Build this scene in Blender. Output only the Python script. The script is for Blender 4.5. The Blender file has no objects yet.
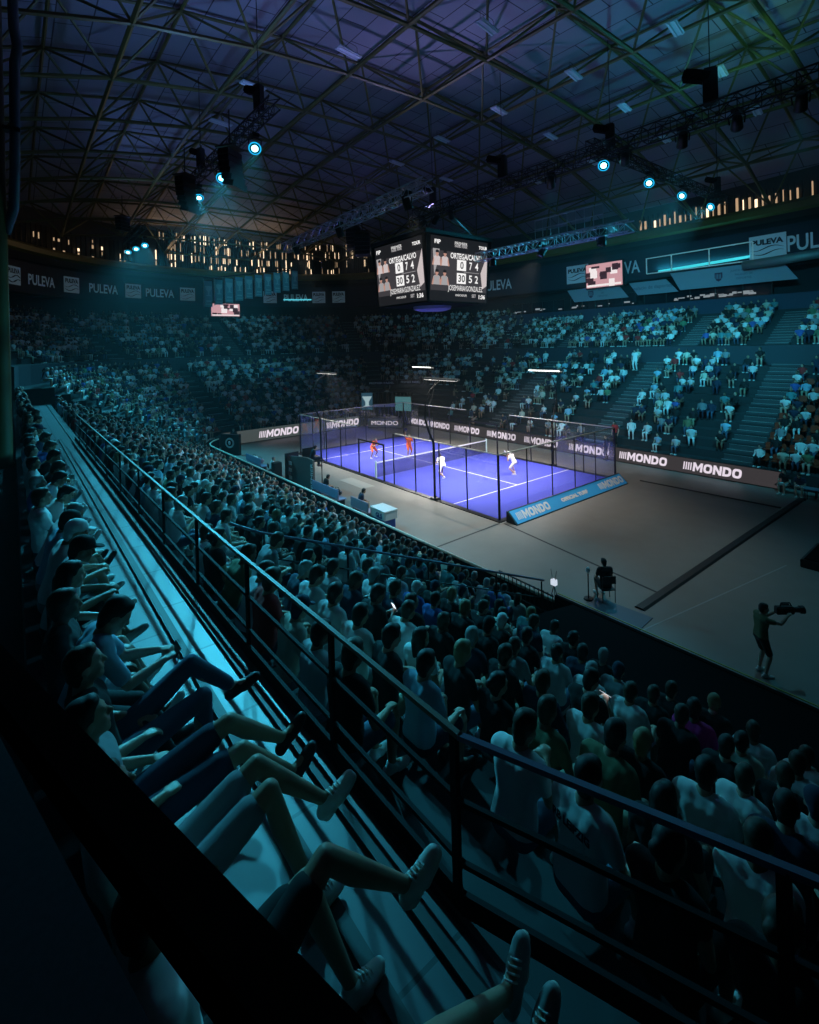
import bpy, bmesh, math, random
import numpy as np
from mathutils import Vector, Matrix
random.seed(7)
RNG = np.random.default_rng(7)
scn = bpy.context.scene
COL = scn.collection
PI = math.pi
# ------------------------------------------------------------------ camera
CAM = Vector((35.5827, -17.4568, 8.1645)); YAW = 2.468533; ROLL = -0.026115; FPX = 500.63; HOR = 345.0
_r = Vector((math.sin(YAW), -math.cos(YAW), 0)); _f = Vector((math.cos(YAW), math.sin(YAW), 0)); _u = Vector((0, 0, 1))
_r2 = math.cos(ROLL) * _r + math.sin(ROLL) * _u; _u2 = -math.sin(ROLL) * _r + math.cos(ROLL) * _u
cd = bpy.data.cameras.new('camera'); cam = bpy.data.objects.new('camera', cd); COL.objects.link(cam)
cam.matrix_world = Matrix(((_r2.x, _u2.x, -_f.x, CAM.x), (_r2.y, _u2.y, -_f.y, CAM.y), (_r2.z, _u2.z, -_f.z, CAM.z), (0, 0, 0, 1)))
cd.sensor_fit = 'AUTO'; cd.sensor_width = 36.0; cd.lens = 36.0 * FPX / 1024.0
cd.shift_y = -(512.0 - HOR) / 1024.0; cd.clip_start = 0.05; cd.clip_end = 400
scn.camera = cam
def depth(p):  # distance along the view axis, and whether the point is inside the frame
    d = Vector(p) - CAM; z = d.dot(_f)
    if z < 0.3: return z, False
    x = 409.5 + FPX * d.dot(_r2) / z; y = HOR - FPX * d.dot(_u2) / z
    return z, (-25 < x < 845 and -25 < y < 1060)
# ------------------------------------------------------------------ look
scn.view_settings.view_transform = 'Standard'; scn.view_settings.look = 'None'
scn.view_settings.gamma = 1.0; scn.view_settings.use_curve_mapping = False
scn.view_settings.exposure = 0.0
scn.cycles.max_bounces = 5; scn.cycles.diffuse_bounces = 2; scn.cycles.glossy_bounces = 2
scn.cycles.transparent_max_bounces = 16; scn.cycles.sample_clamp_indirect = 4.0
scn.cycles.use_denoising = True
W = bpy.data.worlds.new('world'); scn.world = W; W.use_nodes = True
W.node_tree.nodes['Background'].inputs[0].default_value = (0.02, 0.05, 0.08, 1)
W.node_tree.nodes['Background'].inputs[1].default_value = 0.02

# ------------------------------------------------------------------ materials
MATS = {}
def mat(name, col, rough=.7, metal=0., emit=None, es=1., noise=0., nscale=8., bump=0.):
    if name in MATS: return MATS[name]
    m = bpy.data.materials.new(name); m.use_nodes = True; MATS[name] = m
    nt = m.node_tree; b = nt.nodes['Principled BSDF']
    b.inputs['Base Color'].default_value = (*col, 1); b.inputs['Roughness'].default_value = rough; b.inputs['Metallic'].default_value = metal
    if noise or bump:
        tc = nt.nodes.new('ShaderNodeTexCoord'); n = nt.nodes.new('ShaderNodeTexNoise'); n.inputs['Scale'].default_value = nscale; n.inputs['Detail'].default_value = 4
        nt.links.new(tc.outputs['Object'], n.inputs['Vector'])
    if noise:
        mx = nt.nodes.new('ShaderNodeMix'); mx.data_type = 'RGBA'
        mx.inputs[6].default_value = (*[c * (1 - noise) for c in col], 1); mx.inputs[7].default_value = (*[min(1, c * (1 + noise)) for c in col], 1)
        nt.links.new(n.outputs['Fac'], mx.inputs[0]); nt.links.new(mx.outputs[2], b.inputs['Base Color'])
    if bump:
        bp = nt.nodes.new('ShaderNodeBump'); bp.inputs['Strength'].default_value = bump; bp.inputs['Distance'].default_value = .02
        nt.links.new(n.outputs['Fac'], bp.inputs['Height']); nt.links.new(bp.outputs['Normal'], b.inputs['Normal'])
    if emit:
        b.inputs['Emission Color'].default_value = (*emit, 1); b.inputs['Emission Strength'].default_value = es
    return m
def clear_mat(name, keep, col, gloss=.06):  # clear sheet or fine net: part of it lets light through, part is surface
    m = bpy.data.materials.new(name); m.use_nodes = True; MATS[name] = m
    nt = m.node_tree; nt.nodes.clear(); N = nt.nodes.new; L = nt.links.new
    out = N('ShaderNodeOutputMaterial'); tr = N('ShaderNodeBsdfTransparent'); df = N('ShaderNodeBsdfDiffuse'); gl = N('ShaderNodeBsdfGlossy')
    df.inputs[0].default_value = (*col, 1); gl.inputs['Roughness'].default_value = .03
    m1 = N('ShaderNodeMixShader'); m2 = N('ShaderNodeMixShader'); m1.inputs[0].default_value = keep; m2.inputs[0].default_value = gloss
    L(tr.outputs[0], m1.inputs[1]); L(df.outputs[0], m1.inputs[2]); L(m1.outputs[0], m2.inputs[1]); L(gl.outputs[0], m2.inputs[2]); L(m2.outputs[0], out.inputs[0])
    return m
GLASS = clear_mat('clear_glass', .03, (.35, .42, .6), .05)
NETTING = clear_mat('court_netting', .35, (.03, .03, .06), 0.)
WIREMESH = clear_mat('welded_wire_mesh', .10, (.02, .02, .03), 0.)
def brick_mat(name, c1, seam, bw, bh, mortar, rough=.75, off=.5):
    m = bpy.data.materials.new(name); m.use_nodes = True; nt = m.node_tree; b = nt.nodes['Principled BSDF']; b.inputs['Roughness'].default_value = rough
    tc = nt.nodes.new('ShaderNodeTexCoord'); br = nt.nodes.new('ShaderNodeTexBrick')
    br.inputs['Color1'].default_value = (*c1, 1); br.inputs['Color2'].default_value = (*[c * .82 for c in c1], 1); br.inputs['Mortar'].default_value = (*seam, 1)
    br.inputs['Scale'].default_value = 1.; br.inputs['Mortar Size'].default_value = mortar; br.inputs['Brick Width'].default_value = bw; br.inputs['Row Height'].default_value = bh; br.offset = off
    br.inputs['Mortar Smooth'].default_value = .1
    nt.links.new(tc.outputs['Object'], br.inputs['Vector']); nt.links.new(br.outputs['Color'], b.inputs['Base Color'])
    return m
FLOORM = mat('grey_sports_floor', (.235, .222, .20), .55, noise=.12, nscale=1.3)
SEAM = mat('dark_floor_strip', (.015, .016, .018), .6)
TURF = mat('blue_court_turf', (.050, .062, .50), .8, noise=.08, nscale=3.)
RAILB = mat('matte_black_rail', (.010, .010, .012), .8); RAILB.node_tree.nodes['Principled BSDF'].inputs['Specular IOR Level'].default_value = .2
WHITE = mat('white_paint', (.8, .8, .8), .6)
BLACK = mat('black_metal', (.012, .012, .014), .4, .3)
BLACKC = mat('black_cloth', (.005, .005, .006), .95); BLACKC.node_tree.nodes['Principled BSDF'].inputs['Specular IOR Level'].default_value = .05
CONC = mat('painted_concrete', (.06, .066, .072), .75, noise=.2, nscale=2.5)
CONCD = mat('dark_concrete', (.028, .031, .035), .85, noise=.2, nscale=2.)
STEELY = mat('olive_yellow_steel', (.12, .115, .03), .5, .1)
RINGY = mat('yellow_green_ring_steel', (.17, .16, .02), .5)
ROOFM = brick_mat('roof_panels', (.32, .33, .38), (.05, .05, .06), 3.4, 1.7, .035)
TILEM = brick_mat('walkway_tiles', (.11, .122, .135), (.035, .04, .045), 1.2, .6, .015, .45)
NAVY = mat('navy_banner_cloth', (.018, .024, .04), .8)
DARKW = mat('dark_wall_paint', (.02, .023, .028), .9)
ALU = mat('aluminium_truss', (.42, .43, .46), .35, .7)
RAILM = mat('warm_lit_handrail_steel', (.16, .10, .07), .55, .1)
ORANGE = mat('orange_seat_plastic', (.30, .035, .012), .45)
SEATD = mat('dark_seat_plastic', (.035, .05, .075), .5)
CHROME = mat('bright_metal', (.6, .6, .62), .25, .9)
SIGNBG = mat('pale_sign_cloth', (.33, .36, .42), .8)
def em(name, col, s):
    m = mat(name, (.004, .004, .004), .9, emit=col, es=s); m.node_tree.nodes['Principled BSDF'].inputs['Specular IOR Level'].default_value = .05; return m
BANTXT = mat('glowing_pale_print', (.55, .66, .72), .7, emit=(.35, .6, .75), es=.05)  # faint glow put into the banner print, which is no lamp

# ------------------------------------------------------------------ helpers
def tag(o, label=None, cat=None, group=None, kind=None):
    if label: o['label'] = label
    if cat: o['category'] = cat
    if group: o['group'] = group
    if kind: o['kind'] = kind
    return o
def empty(name, loc=(0, 0, 0), rz=0., label=None, cat=None, group=None, kind=None):
    o = bpy.data.objects.new(name, None); COL.objects.link(o); o.location = loc; o.rotation_euler = (0, 0, rz); o.empty_display_size = .1
    return tag(o, label, cat, group, kind)
class MB:
    def __init__(s): s.v = []; s.f = []; s.m = []
    def add(s, vs, fs, mi=0):
        b = len(s.v); s.v.extend([tuple(p) for p in vs]); s.f.extend([tuple(b + i for i in f) for f in fs]); s.m.extend([mi] * len(fs)); return s
    def box(s, c, d, rz=0., mi=0, R=None):
        hx, hy, hz = d[0] / 2, d[1] / 2, d[2] / 2
        R = R or Matrix.Rotation(rz, 3, 'Z'); c = Vector(c)
        vs = [c + R @ Vector((x * hx, y * hy, z * hz)) for x in (-1, 1) for y in (-1, 1) for z in (-1, 1)]
        return s.add(vs, [(0, 1, 3, 2), (4, 6, 7, 5), (0, 4, 5, 1), (2, 3, 7, 6), (0, 2, 6, 4), (1, 5, 7, 3)], mi)
    def tube(s, p, q, r, n=8, r2=None, mi=0):
        return s.path([p, q], [r, r if r2 is None else r2], n, mi)
    def path(s, pts, r, n=8, mi=0, flat=1.):
        pts = [Vector(p) for p in pts]; rs = r if isinstance(r, (list, tuple)) else [r] * len(pts)
        vs, fs = [], []; prev = None
        for i, p in enumerate(pts):
            t = (pts[min(i + 1, len(pts) - 1)] - pts[max(i - 1, 0)]).normalized()
            if prev is None: a = t.cross(Vector((0, 0, 1)) if abs(t.z) < .9 else Vector((1, 0, 0))).normalized()
            else: a = (prev - t * prev.dot(t)).normalized()
            prev = a; b = t.cross(a)
            for k in range(n):
                w = 2 * PI * (k + .5) / n; vs.append(p + (a * math.cos(w) + b * math.sin(w) * flat) * rs[i])
        for i in range(len(pts) - 1):
            for k in range(n): fs.append((i * n + k, i * n + (k + 1) % n, (i + 1) * n + (k + 1) % n, (i + 1) * n + k))
        fs.append(tuple(range(n - 1, -1, -1))); fs.append(tuple((len(pts) - 1) * n + k for k in range(n)))
        return s.add(vs, fs, mi)
    def ell(s, c, r, R=None, nu=12, nv=8, mi=0):
        c = Vector(c); R = R or Matrix.Identity(3); vs = [c + R @ Vector((0, 0, r[2]))]; fs = []
        for j in range(1, nv):
            t = PI * j / nv
            for i in range(nu):
                w = 2 * PI * i / nu; vs.append(c + R @ Vector((r[0] * math.sin(t) * math.cos(w), r[1] * math.sin(t) * math.sin(w), r[2] * math.cos(t))))
        vs.append(c + R @ Vector((0, 0, -r[2]))); L = len(vs) - 1
        for i in range(nu):
            fs.append((0, 1 + i, 1 + (i + 1) % nu)); fs.append((L, L - nu + (i + 1) % nu, L - nu + i))
        for j in range(nv - 2):
            for i in range(nu):
                a = 1 + j * nu; fs.append((a + i, a + nu + i, a + nu + (i + 1) % nu, a + (i + 1) % nu))
        return s.add(vs, fs, mi)
    def cap(s, p, q, ra, rb=None, n=10, mi=0):  # a tapered limb with round ends
        rb = ra if rb is None else rb; p = Vector(p); q = Vector(q); t = (q - p)
        t = t.normalized() if t.length > 1e-6 else Vector((0, 0, 1)); pts, rs = [], []
        for k in (0.05, .4, .75, 1.): pts.append(p - t * ra * math.cos(k * PI / 2)); rs.append(ra * math.sin(k * PI / 2))
        for k in (1., .75, .4, .05): pts.append(q + t * rb * math.cos(k * PI / 2)); rs.append(rb * math.sin(k * PI / 2))
        return s.path(pts, rs, n, mi)
    def prism(s, poly, axis_o, eu, ev, en, th, mi=0):  # poly in (eu, ev) from axis_o, thickness th along en
        o = Vector(axis_o); eu = Vector(eu); ev = Vector(ev); en = Vector(en); n = len(poly)
        vs = [o + eu * a + ev * b for a, b in poly] + [o + eu * a + ev * b + en * th for a, b in poly]
        fs = [tuple(range(n)), tuple(range(2 * n - 1, n - 1, -1))] + [(i, i + n, (i + 1) % n + n, (i + 1) % n) for i in range(n)]
        return s.add(vs, fs, mi)
    def lathe(s, prof, o, ax, n=16, mi=0):  # prof [(dist along ax, radius)]
        o = Vector(o); ax = Vector(ax).normalized(); return s.path([o + ax * d for d, _ in prof], [max(r, 1e-4) for _, r in prof], n, mi)
    def mesh(s, name, mats):
        me = bpy.data.meshes.new(name); me.from_pydata(s.v, [], s.f)
        for m in (mats if isinstance(mats, (list, tuple)) else [mats]): me.materials.append(m)
        if any(s.m): me.polygons.foreach_set('material_index', s.m)
        return me
    def build(s, name, mats, parent=None, smooth=False, bevel=0., fix=False, world=True, **kw):
        off = Vector((0, 0, 0)); p = parent
        while p is not None and world: off += p.location; p = p.parent
        if off.length: s.v = [(x - off.x, y - off.y, z - off.z) for x, y, z in s.v]
        me = s.mesh(name, mats)
        if fix or bevel:
            bm = bmesh.new(); bm.from_mesh(me)
            bmesh.ops.recalc_face_normals(bm, faces=bm.faces)
            if bevel: bmesh.ops.bevel(bm, geom=bm.edges[:], offset=bevel, segments=2, affect='EDGES', clamp_overlap=True)
            bm.to_mesh(me); bm.free()
        if smooth: me.polygons.foreach_set('use_smooth', [True] * len(me.polygons))
        o = bpy.data.objects.new(name, me); COL.objects.link(o); o.parent = parent
        return tag(o, **kw)
def dg(): return bpy.context.evaluated_depsgraph_get()
def text(name, body, h, loc, right, up, m, parent=None, shear=0., wide=1., bold=.0, lift=.012, spacing=1.0, maxw=None):
    """Lettering: cap height h, centred at loc, running along right, on the face whose normal is right x up."""
    if 'M' in body: bold = 0.  # the outline of a widened M folds over itself
    c = bpy.data.curves.new(name, 'FONT'); c.body = body; c.size = h / .70; c.align_x = 'CENTER'; c.align_y = 'CENTER'; c.shear = shear; c.offset = bold; c.space_character = spacing; c.resolution_u = 3
    t = bpy.data.objects.new(name, c); COL.objects.link(t); d = dg(); me = bpy.data.meshes.new_from_object(t.evaluated_get(d)); bpy.data.objects.remove(t)
    r = Vector(right).normalized(); u = Vector(up).normalized(); n = r.cross(u); loc = Vector(loc) + n * lift
    off = Vector((0, 0, 0)); p = parent
    while p is not None: off += p.location; p = p.parent
    me.name = name
    if len(me.vertices):
        xs = [v.co.x for v in me.vertices]; ys = [v.co.y for v in me.vertices]; cx, cy = (max(xs) + min(xs)) / 2, (max(ys) + min(ys)) / 2
        if maxw: wide = maxw / max(1e-3, max(xs) - min(xs))
        for v in me.vertices: v.co = loc + r * (v.co.x - cx) * wide + u * (v.co.y - cy) - off
    me.materials.clear(); me.materials.append(m)
    o = bpy.data.objects.new(name, me); COL.objects.link(o); o.parent = parent
    return o
def copy_tree(root, loc, rz, label=None, group=None):
    r = root.copy(); COL.objects.link(r); r.location = loc; r.rotation_euler = (0, 0, rz)
    if label: r['label'] = label
    if group: r['group'] = group
    for ch in list(root.children):
        c = ch.copy(); COL.objects.link(c); c.parent = r
        for g in list(ch.children):
            d = g.copy(); COL.objects.link(d); d.parent = c
    return r
def lamp(kind, name, loc, power, col, aim=None, size=.3, ang=40, blend=.6, sx=None, sy=None):
    l = bpy.data.lights.new(name, kind); l.energy = power; l.color = col
    if kind == 'SPOT': l.spot_size = math.radians(ang); l.spot_blend = blend; l.shadow_soft_size = size
    if kind == 'POINT': l.shadow_soft_size = size
    if kind == 'AREA': l.shape = 'RECTANGLE'; l.size = sx or size; l.size_y = sy or size
    o = bpy.data.objects.new(name, l); COL.objects.link(o); o.location = loc
    if aim is not None: o.rotation_euler = (Vector(aim) - Vector(loc)).to_track_quat('-Z', 'Y').to_euler()
    return o
ORD = 'first second third fourth fifth sixth seventh eighth ninth tenth eleventh twelfth thirteenth fourteenth fifteenth sixteenth seventeenth eighteenth nineteenth twentieth'.split()
def ordinal(i):  # 0 -> first
    if i < 20: return ORD[i]
    t = ['twent', 'thirt', 'fort', 'fift', 'sixt', 'sevent', 'eight', 'ninet'][(i + 1) // 10 - 2]; r = (i + 1) % 10
    return t + 'ieth' if r == 0 else t + 'y-' + ORD[r - 1]
CYAN = (.05, .60, .88)
# ================================================================== the bowl
U0, U1, V0, V1, RC = -3.6, 38.0, -5.6, 14.4, 4.0     # straight stretches and the corner radius of the front edge
def edge(s, d):
    """s: 'near' u | 'cn' angle | 'left' v | 'cf' angle | 'far' u  -> point at offset d outward, outward normal"""
    k, t = s
    if k == 'near': return Vector((t, V0 - d, 0)), Vector((0, -1, 0))
    if k == 'far': return Vector((t, V1 + d, 0)), Vector((0, 1, 0))
    if k == 'left': return Vector((U0 - RC - d, t, 0)), Vector((-1, 0, 0))
    c = Vector((U0, V0 + RC, 0)) if k == 'cn' else Vector((U0, V1 - RC, 0)); n = Vector((math.cos(t), math.sin(t), 0))
    return c + n * (RC + d), n
NEARP = [('near', u) for u in (38, 33, 28, 23, 18, 13, 8, 3, U0)]
CNP = [('cn', math.radians(-90 - 10 * i)) for i in range(1, 9)]
LEFTP = [('left', v) for v in (V0 + RC, 1, 4.4, 8, V1 - RC)]
CFP = [('cf', math.radians(180 - 10 * i)) for i in range(1, 9)]
FARP = [('far', u) for u in (U0, 1, 6, 11, 16, 21, 26, 31, 36)]
def sweep(name, path, prof, m, **kw):
    b = MB(); n = len(prof); vs = []
    for s in path:
        for d, z in prof:
            p, _ = edge(s, d); vs.append((p.x, p.y, z))
    fs = [(i * n + k, (i + 1) * n + k, (i + 1) * n + k + 1, i * n + k + 1) for i in range(len(path) - 1) for k in range(n - 1)]
    b.add(vs, fs); kw.setdefault('kind', 'structure')
    return b.build(name, m, fix=True, **kw)
NR, NRISE, NZ, ND, DEP = 11, .425, .05, .6, .85       # near lower stand: rows, rise, first floor height, first offset, row depth
FR, FRISE, FZ = 12, .47, .85                          # far and end lower stand
UR, URISE, UZ, UD, UDEP = 11, .40, 7.5, 11.9, .84    # upper tier
def steps(rows, rise, z0, d0, dep, front):
    pr = [(d0 - .02, front), (d0, z0)] if front is not None else [(d0, z0)]
    for i in range(rows):
        pr.append((d0 + dep * (i + 1), z0 + rise * i)); pr.append((d0 + dep * (i + 1) + .001, z0 + rise * (i + 1)))
    return pr[:-1]
nb = MB(); nb.add([(-14, -8, 0), (44, -8, 0), (44, 18, 0), (-14, 18, 0)], [(0, 1, 2, 3)]); nb.build('floor', FLOORM, kind='structure')
# near stand, then its walkway and the rows above it
sweep('seating_tier_near', NEARP, steps(NR, NRISE, NZ, ND, DEP, -.02) + [(ND + DEP * NR, 5.0)], CONCD)
sweep('walkway', NEARP, [(ND + DEP * NR, 5.0), (11.35, 5.0)], TILEM)
sweep('seating_tier_walkway_side', NEARP, [(11.35, 5.0), (11.35, 5.42), (11.8, 5.42), (11.81, 5.06), (12.2, 5.06)] + [(12.2, 5.5), (12.85, 5.51), (12.86, 5.95), (13.7, 5.96), (13.71, 6.4), (14.55, 6.41), (14.56, 6.85), (17.5, 6.86), (17.5, 9.5)], CONCD)
ENDP = [('near', U0)] + CNP + LEFTP + CFP + [('far', U0)]
sweep('seating_tier_end', ENDP, steps(FR, FRISE, FZ, .35, DEP, -.02) + [(11.7, 6.03)], CONCD)
sweep('seating_tier_far', FARP, steps(FR, FRISE, FZ, .35, DEP, -.02) + [(11.7, 6.03)], CONCD)
sweep('wall_far', FARP, [(11.7, 6.0), (11.7, 7.45)], mat('fascia_paint', (.035, .045, .06), .7))
sweep('wall_end', ENDP, [(11.7, 6.0), (11.7, 7.45)], MATS['fascia_paint'])
sweep('seating_tier_upper_far', FARP, [(11.7, 7.45)] + steps(7, URISE, UZ, UD, UDEP, None) + [(UD + UDEP * 7, 10.3), (20.6, 10.3)], CONCD)
sweep('seating_tier_upper_end', ENDP, [(11.7, 7.45)] + steps(UR, URISE, UZ, UD, UDEP, None) + [(UD + UDEP * UR, 12.0), (UD + UDEP * UR + 3.0, 12.0), (UD + UDEP * UR + 3.0, 14.05)], DARKW)
sweep('wall_back_far', FARP, [(20.6, 10.2), (20.6, 19.0)], DARKW)
# barriers along the floor
sweep('barrier_near', [('near', u) for u in (38, 30, 24, 16, 8, 2, U0)] + CNP[:5], [(-.02, 0), (-.02, .80), (.04, .80), (.04, .0)], BLACKC)
b = MB(); pts = [(*edge(s, 0)[0].xy, .83) for s in [('near', 27), ('near', 20), ('near', 12), ('near', 4), ('near', U0)] + CNP[:5]]
b.path(pts, .05, 8); tag(b.build('barrier_rail', mat('cream_rail', (.75, .68, .55), .5), smooth=True), 'thin pale top rail running along the black courtside barrier', 'rail')
b = MB(); b.prism([(0, 0), (0, 1.02), (.1, 1.02), (.1, 0)], (27.0, V0 + .06, 0), (0, -1, 0), (0, 0, 1), (1, 0, 0), 11); b.prism([(0, .0), (0, .9), (2.9, 1.45), (2.9, .0)], (27.6, V0 - .05, .1), (0, -1, 0), (0, 0, 1), (1, 0, 0), 10.4)
b.build('front_drape', BLACKC, fix=True); tag(bpy.data.objects['front_drape'], 'black drape covering the empty front rows beside the dark floor', 'drape')
b = MB(); b.box((32.5, V0 + .12, 1.03), (11, .03, .02)); tag(b.build('drape_edge', mat('gold_trim', (.45, .36, .06), .5)), 'thin yellow trim along the top of the black drape', 'trim')
# aisle stairs : two half steps per row, set into the rows
def stairs(s, rows, rise, z0, d0, dep, w, nm):
    b = MB(); p0, n = edge(s, 0); t = Vector((-n.y, n.x, 0))
    for i in range(rows):
        for h in (0, 1):
            d = d0 + dep * i + dep * h * .5; zt = z0 + rise * (i - .5) + rise * .5 * h + .02
            c = p0 + n * (d + dep * .25); b.box((c.x, c.y, zt - .15), (dep * .5, w, .5), math.atan2(n.y, n.x))
            c2 = p0 + n * (d + .02); b.box((c2.x, c2.y, zt + .11), (.04, w, .012), math.atan2(n.y, n.x), 1)
    return b.build(nm, [CONC, mat('worn_step_edge', (.5, .52, .52), .5)], kind='structure')
AFL = (24.7, 15.8, 6.0); AFU = (23.6, 17.4, 5.4, -3.2); ACN = (-168,); ALV = (2.2,); ACF = (156,)
for u in AFL: stairs(('far', u), FR, FRISE, FZ, .35, DEP, 1.7, 'aisle_stairs')
for u in AFU: stairs(('far', u), 7, URISE, UZ, UD, UDEP, 1.5, 'aisle_stairs')
stairs(('cn', math.radians(-168)), FR, FRISE, FZ, .35, DEP, 1.6, 'aisle_stairs'); stairs(('cf', math.radians(150)), FR, FRISE, FZ, .35, DEP, 1.6, 'aisle_stairs')
for a in (('left', 2.2), ('cf', math.radians(156)), ('cn', math.radians(-150))): stairs(a, UR, URISE, UZ, UD, UDEP, 1.6, 'aisle_stairs')
# dark raised strips along the walkway, drawing the shadow of its gap
for i, dd in enumerate((10.14, 10.5)):
    sweep('walkway_shadow_strip', NEARP[:6] if i else NEARP, [(dd - .04, 5.0), (dd - .04, 5.035), (dd + .04, 5.035), (dd + .04, 5.0)], SEAM)
b = MB()
for u in np.arange(14, 36, 2.4): b.box((u, V0 - 10.0, 5.003), (.03, .3, .006))
b.build('walkway_joint', SEAM, kind='structure')
# outer walls behind everything, and the slab under the near stand
AE, BE, NE, UC, VC = 45.0, 28.5, 2.6, 10.0, 4.6
def ring(th, k=1.):
    ct, st = math.cos(th), math.sin(th); q = (abs(ct) ** NE + abs(st) ** NE) ** (-1 / NE) * k
    return Vector((UC + AE * q * ct, VC + BE * q * st, 0))
def rho(u, v): return (abs((u - UC) / AE) ** NE + abs((v - VC) / BE) ** NE) ** (1 / NE)
def ringsweep(name, a0, a1, n, prof, m, **kw):
    b = MB(); vs = []; k = len(prof)
    closed = abs(a1 - a0) >= 359.9
    for i in range(n + (0 if closed else 1)):
        th = math.radians(a0 + (a1 - a0) * i / n)
        for q, z in prof: p = ring(th, q); vs.append((p.x, p.y, z))
    N = n if closed else n; cnt = len(vs) // k
    fs = [(i * k + j, ((i + 1) % cnt) * k + j, ((i + 1) % cnt) * k + j + 1, i * k + j + 1) for i in range(N) for j in range(k - 1)]
    b.add(vs, fs); return b.build(name, m, fix=True, **kw)
ringsweep('wall_outer', 0, 360, 96, [(1.10, 0), (1.10, 12), (1.08, 23.5)], DARKW, kind='structure')
# ---- roof shell
def zroof(u, v): return 27.8 - 3.2 * rho(u, v) ** 2 - 2.0 * abs((v - 4.6) / 28.5) ** 4
b = MB(); K, M_ = 14, 72; vs = [(UC, VC, zroof(UC, VC))]
for i in range(1, K + 1):
    for j in range(M_):
        p = ring(2 * PI * j / M_, 1.12 * i / K); vs.append((p.x, p.y, zroof(p.x, p.y)))
fs = [(0, 1 + j, 1 + (j + 1) % M_) for j in range(M_)] + [(1 + (i - 1) * M_ + j, 1 + i * M_ + j, 1 + i * M_ + (j + 1) % M_, 1 + (i - 1) * M_ + (j + 1) % M_) for i in range(1, K) for j in range(M_)]
b.add(vs, fs); b.build('ceiling', ROOFM, kind='structure', fix=True)
# ---- steel space frame below it
frame = empty('roof_space_frame', (UC, VC, 22), kind='structure', label='olive yellow steel space frame carrying the arena roof', cat='roof frame')
SP = 5.8
lo, up = {}, {}
for i in range(-8, 9):
    for j in range(-6, 7):
        for D, off, dz in ((lo, 0., -3.1), (up, .5, -.35)):
            u, v = UC + (i + off) * SP, VC + (j + off) * SP; r_ = rho(u, v)
            if r_ < 1.04: D[(i, j)] = Vector((u, v, zroof(u, v) + dz))
bl, bu, bd = MB(), MB(), MB()
for (i, j), p in lo.items():
    for e in ((i + 1, j), (i, j + 1)):
        if e in lo: bl.tube(p, lo[e], .125, 6)
    for e in ((i, j), (i - 1, j), (i, j - 1), (i - 1, j - 1)):
        if e in up: bd.tube(p, up[e], .075, 5)
for (i, j), p in up.items():
    for e in ((i + 1, j), (i, j + 1)):
        if e in up: bu.tube(p, up[e], .105, 6)
for D in (lo, up):
    for p in D.values(): (bl if D is lo else bu).ell(p, (.17, .17, .17), nu=8, nv=6)
bl.build('lower_grid', STEELY, frame); bu.build('upper_grid', STEELY, frame); bd.build('diagonal_bracing', STEELY, frame)
ringsweep('ring_beam', 60, 250, 90, [(1.0, 18.2), (.99, 18.4), (.99, 18.9), (1.0, 19.2), (1.012, 18.9), (1.012, 18.4), (1.0, 18.2)], RINGY, kind='structure')
# clerestory slits behind the frame
WARM = em('daylight_through_slit', (1.0, .72, .45), 1.9); WARM2 = em('dim_daylight_through_slit', (1.0, .66, .38), .5)
def slits(name, a0, a1, n, z0, z1, seed, dens, seg=4):
    rr = random.Random(seed); b = MB(); bf = MB()
    for i in range(n):
        th = math.radians(a0 + (a1 - a0) * (i + .5) / n); p = ring(th, 1.045); q = ring(th + .01, 1.045); t = (q - p).normalized()
        bf.box((p.x, p.y, (z0 + z1) / 2), (.10, .12, z1 - z0 + .4), math.atan2(t.y, t.x))
        for zz in range(seg):
            if rr.random() > dens: continue
            h = (z1 - z0) / seg; zc = z0 + h * (zz + .5); w = rr.uniform(.05, .22)
            p2 = p + t * .35; b.box((p2.x, p2.y, zc), (w, .04, h * rr.uniform(.45, 1.)), math.atan2(t.y, t.x), 0 if rr.random() < (.4 if seg == 4 else .12) else 1)
    w = empty(name, (0, 0, 0), kind='structure'); b.build('lit_slit', [WARM, WARM2], w); bf.build('mullions', BLACK, w)
slits('window_1', 138, 193, 120, 19.0, 24.2, 3, .33); slits('window_2', 66, 90, 40, 18.7, 20.7, 4, .85, 1); slits('window_3', 197, 226, 30, 19.2, 21.8, 5, .16)
ringsweep('wall_clerestory', 60, 250, 96, [(1.055, 18.0), (1.055, 24.6)], mat('smoky_clerestory', (.05, .05, .045), .9), kind='structure')
# gallery soffit between the top rows and the ring
ringsweep('ceiling_gallery', 60, 250, 90, [(1.0, 14.0), (1.09, 14.1)], DARKW, kind='structure')
# ---- banner ring
ban = empty('advertising_banner', (UC, VC, 14.2), label='long navy advertising banner hung round the arena below the yellow ring beam', cat='banner')
ringsweep('banner_cloth', 62, 250, 110, [(.996, 14.2), (.992, 14.2), (.992, 17.2), (.996, 17.2)], NAVY, parent=ban)
def on_ring(th, z, k=.9905):
    th = math.radians(th); p = ring(th, k); q = ring(th + .01, k); t = (p - q).normalized(); return Vector((p.x, p.y, z)), t
def logo_panel(c, t, w=2.1, h=1.9):
    n = t.cross(Vector((0, 0, 1)))
    b = MB(); R = Matrix((t, -n, (0, 0, 1))).transposed(); b.box(c + n * .03, (w, .05, h), R=R); o = b.build('logo_panel', BANTXT, ban)
    text('lettering', 'PULEVA', .42, c + n * .06 + Vector((0, 0, .42)), t, (0, 0, 1), NAVY, o, bold=.03, maxw=w * .86)
    for zz, k in ((-.12, .5), (-.5, -.4)):
        b = MB(); pts = [c + n * .085 + t * (x * w * .45) + Vector((0, 0, zz + .16 * math.sin(x * 3 + k))) for x in np.linspace(-1, 1, 12)]
        b.path(pts, [.02 + .10 * math.sin(PI * i / 11) for i in range(12)], 6, flat=.3); b.build('wave', NAVY, o)
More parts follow.
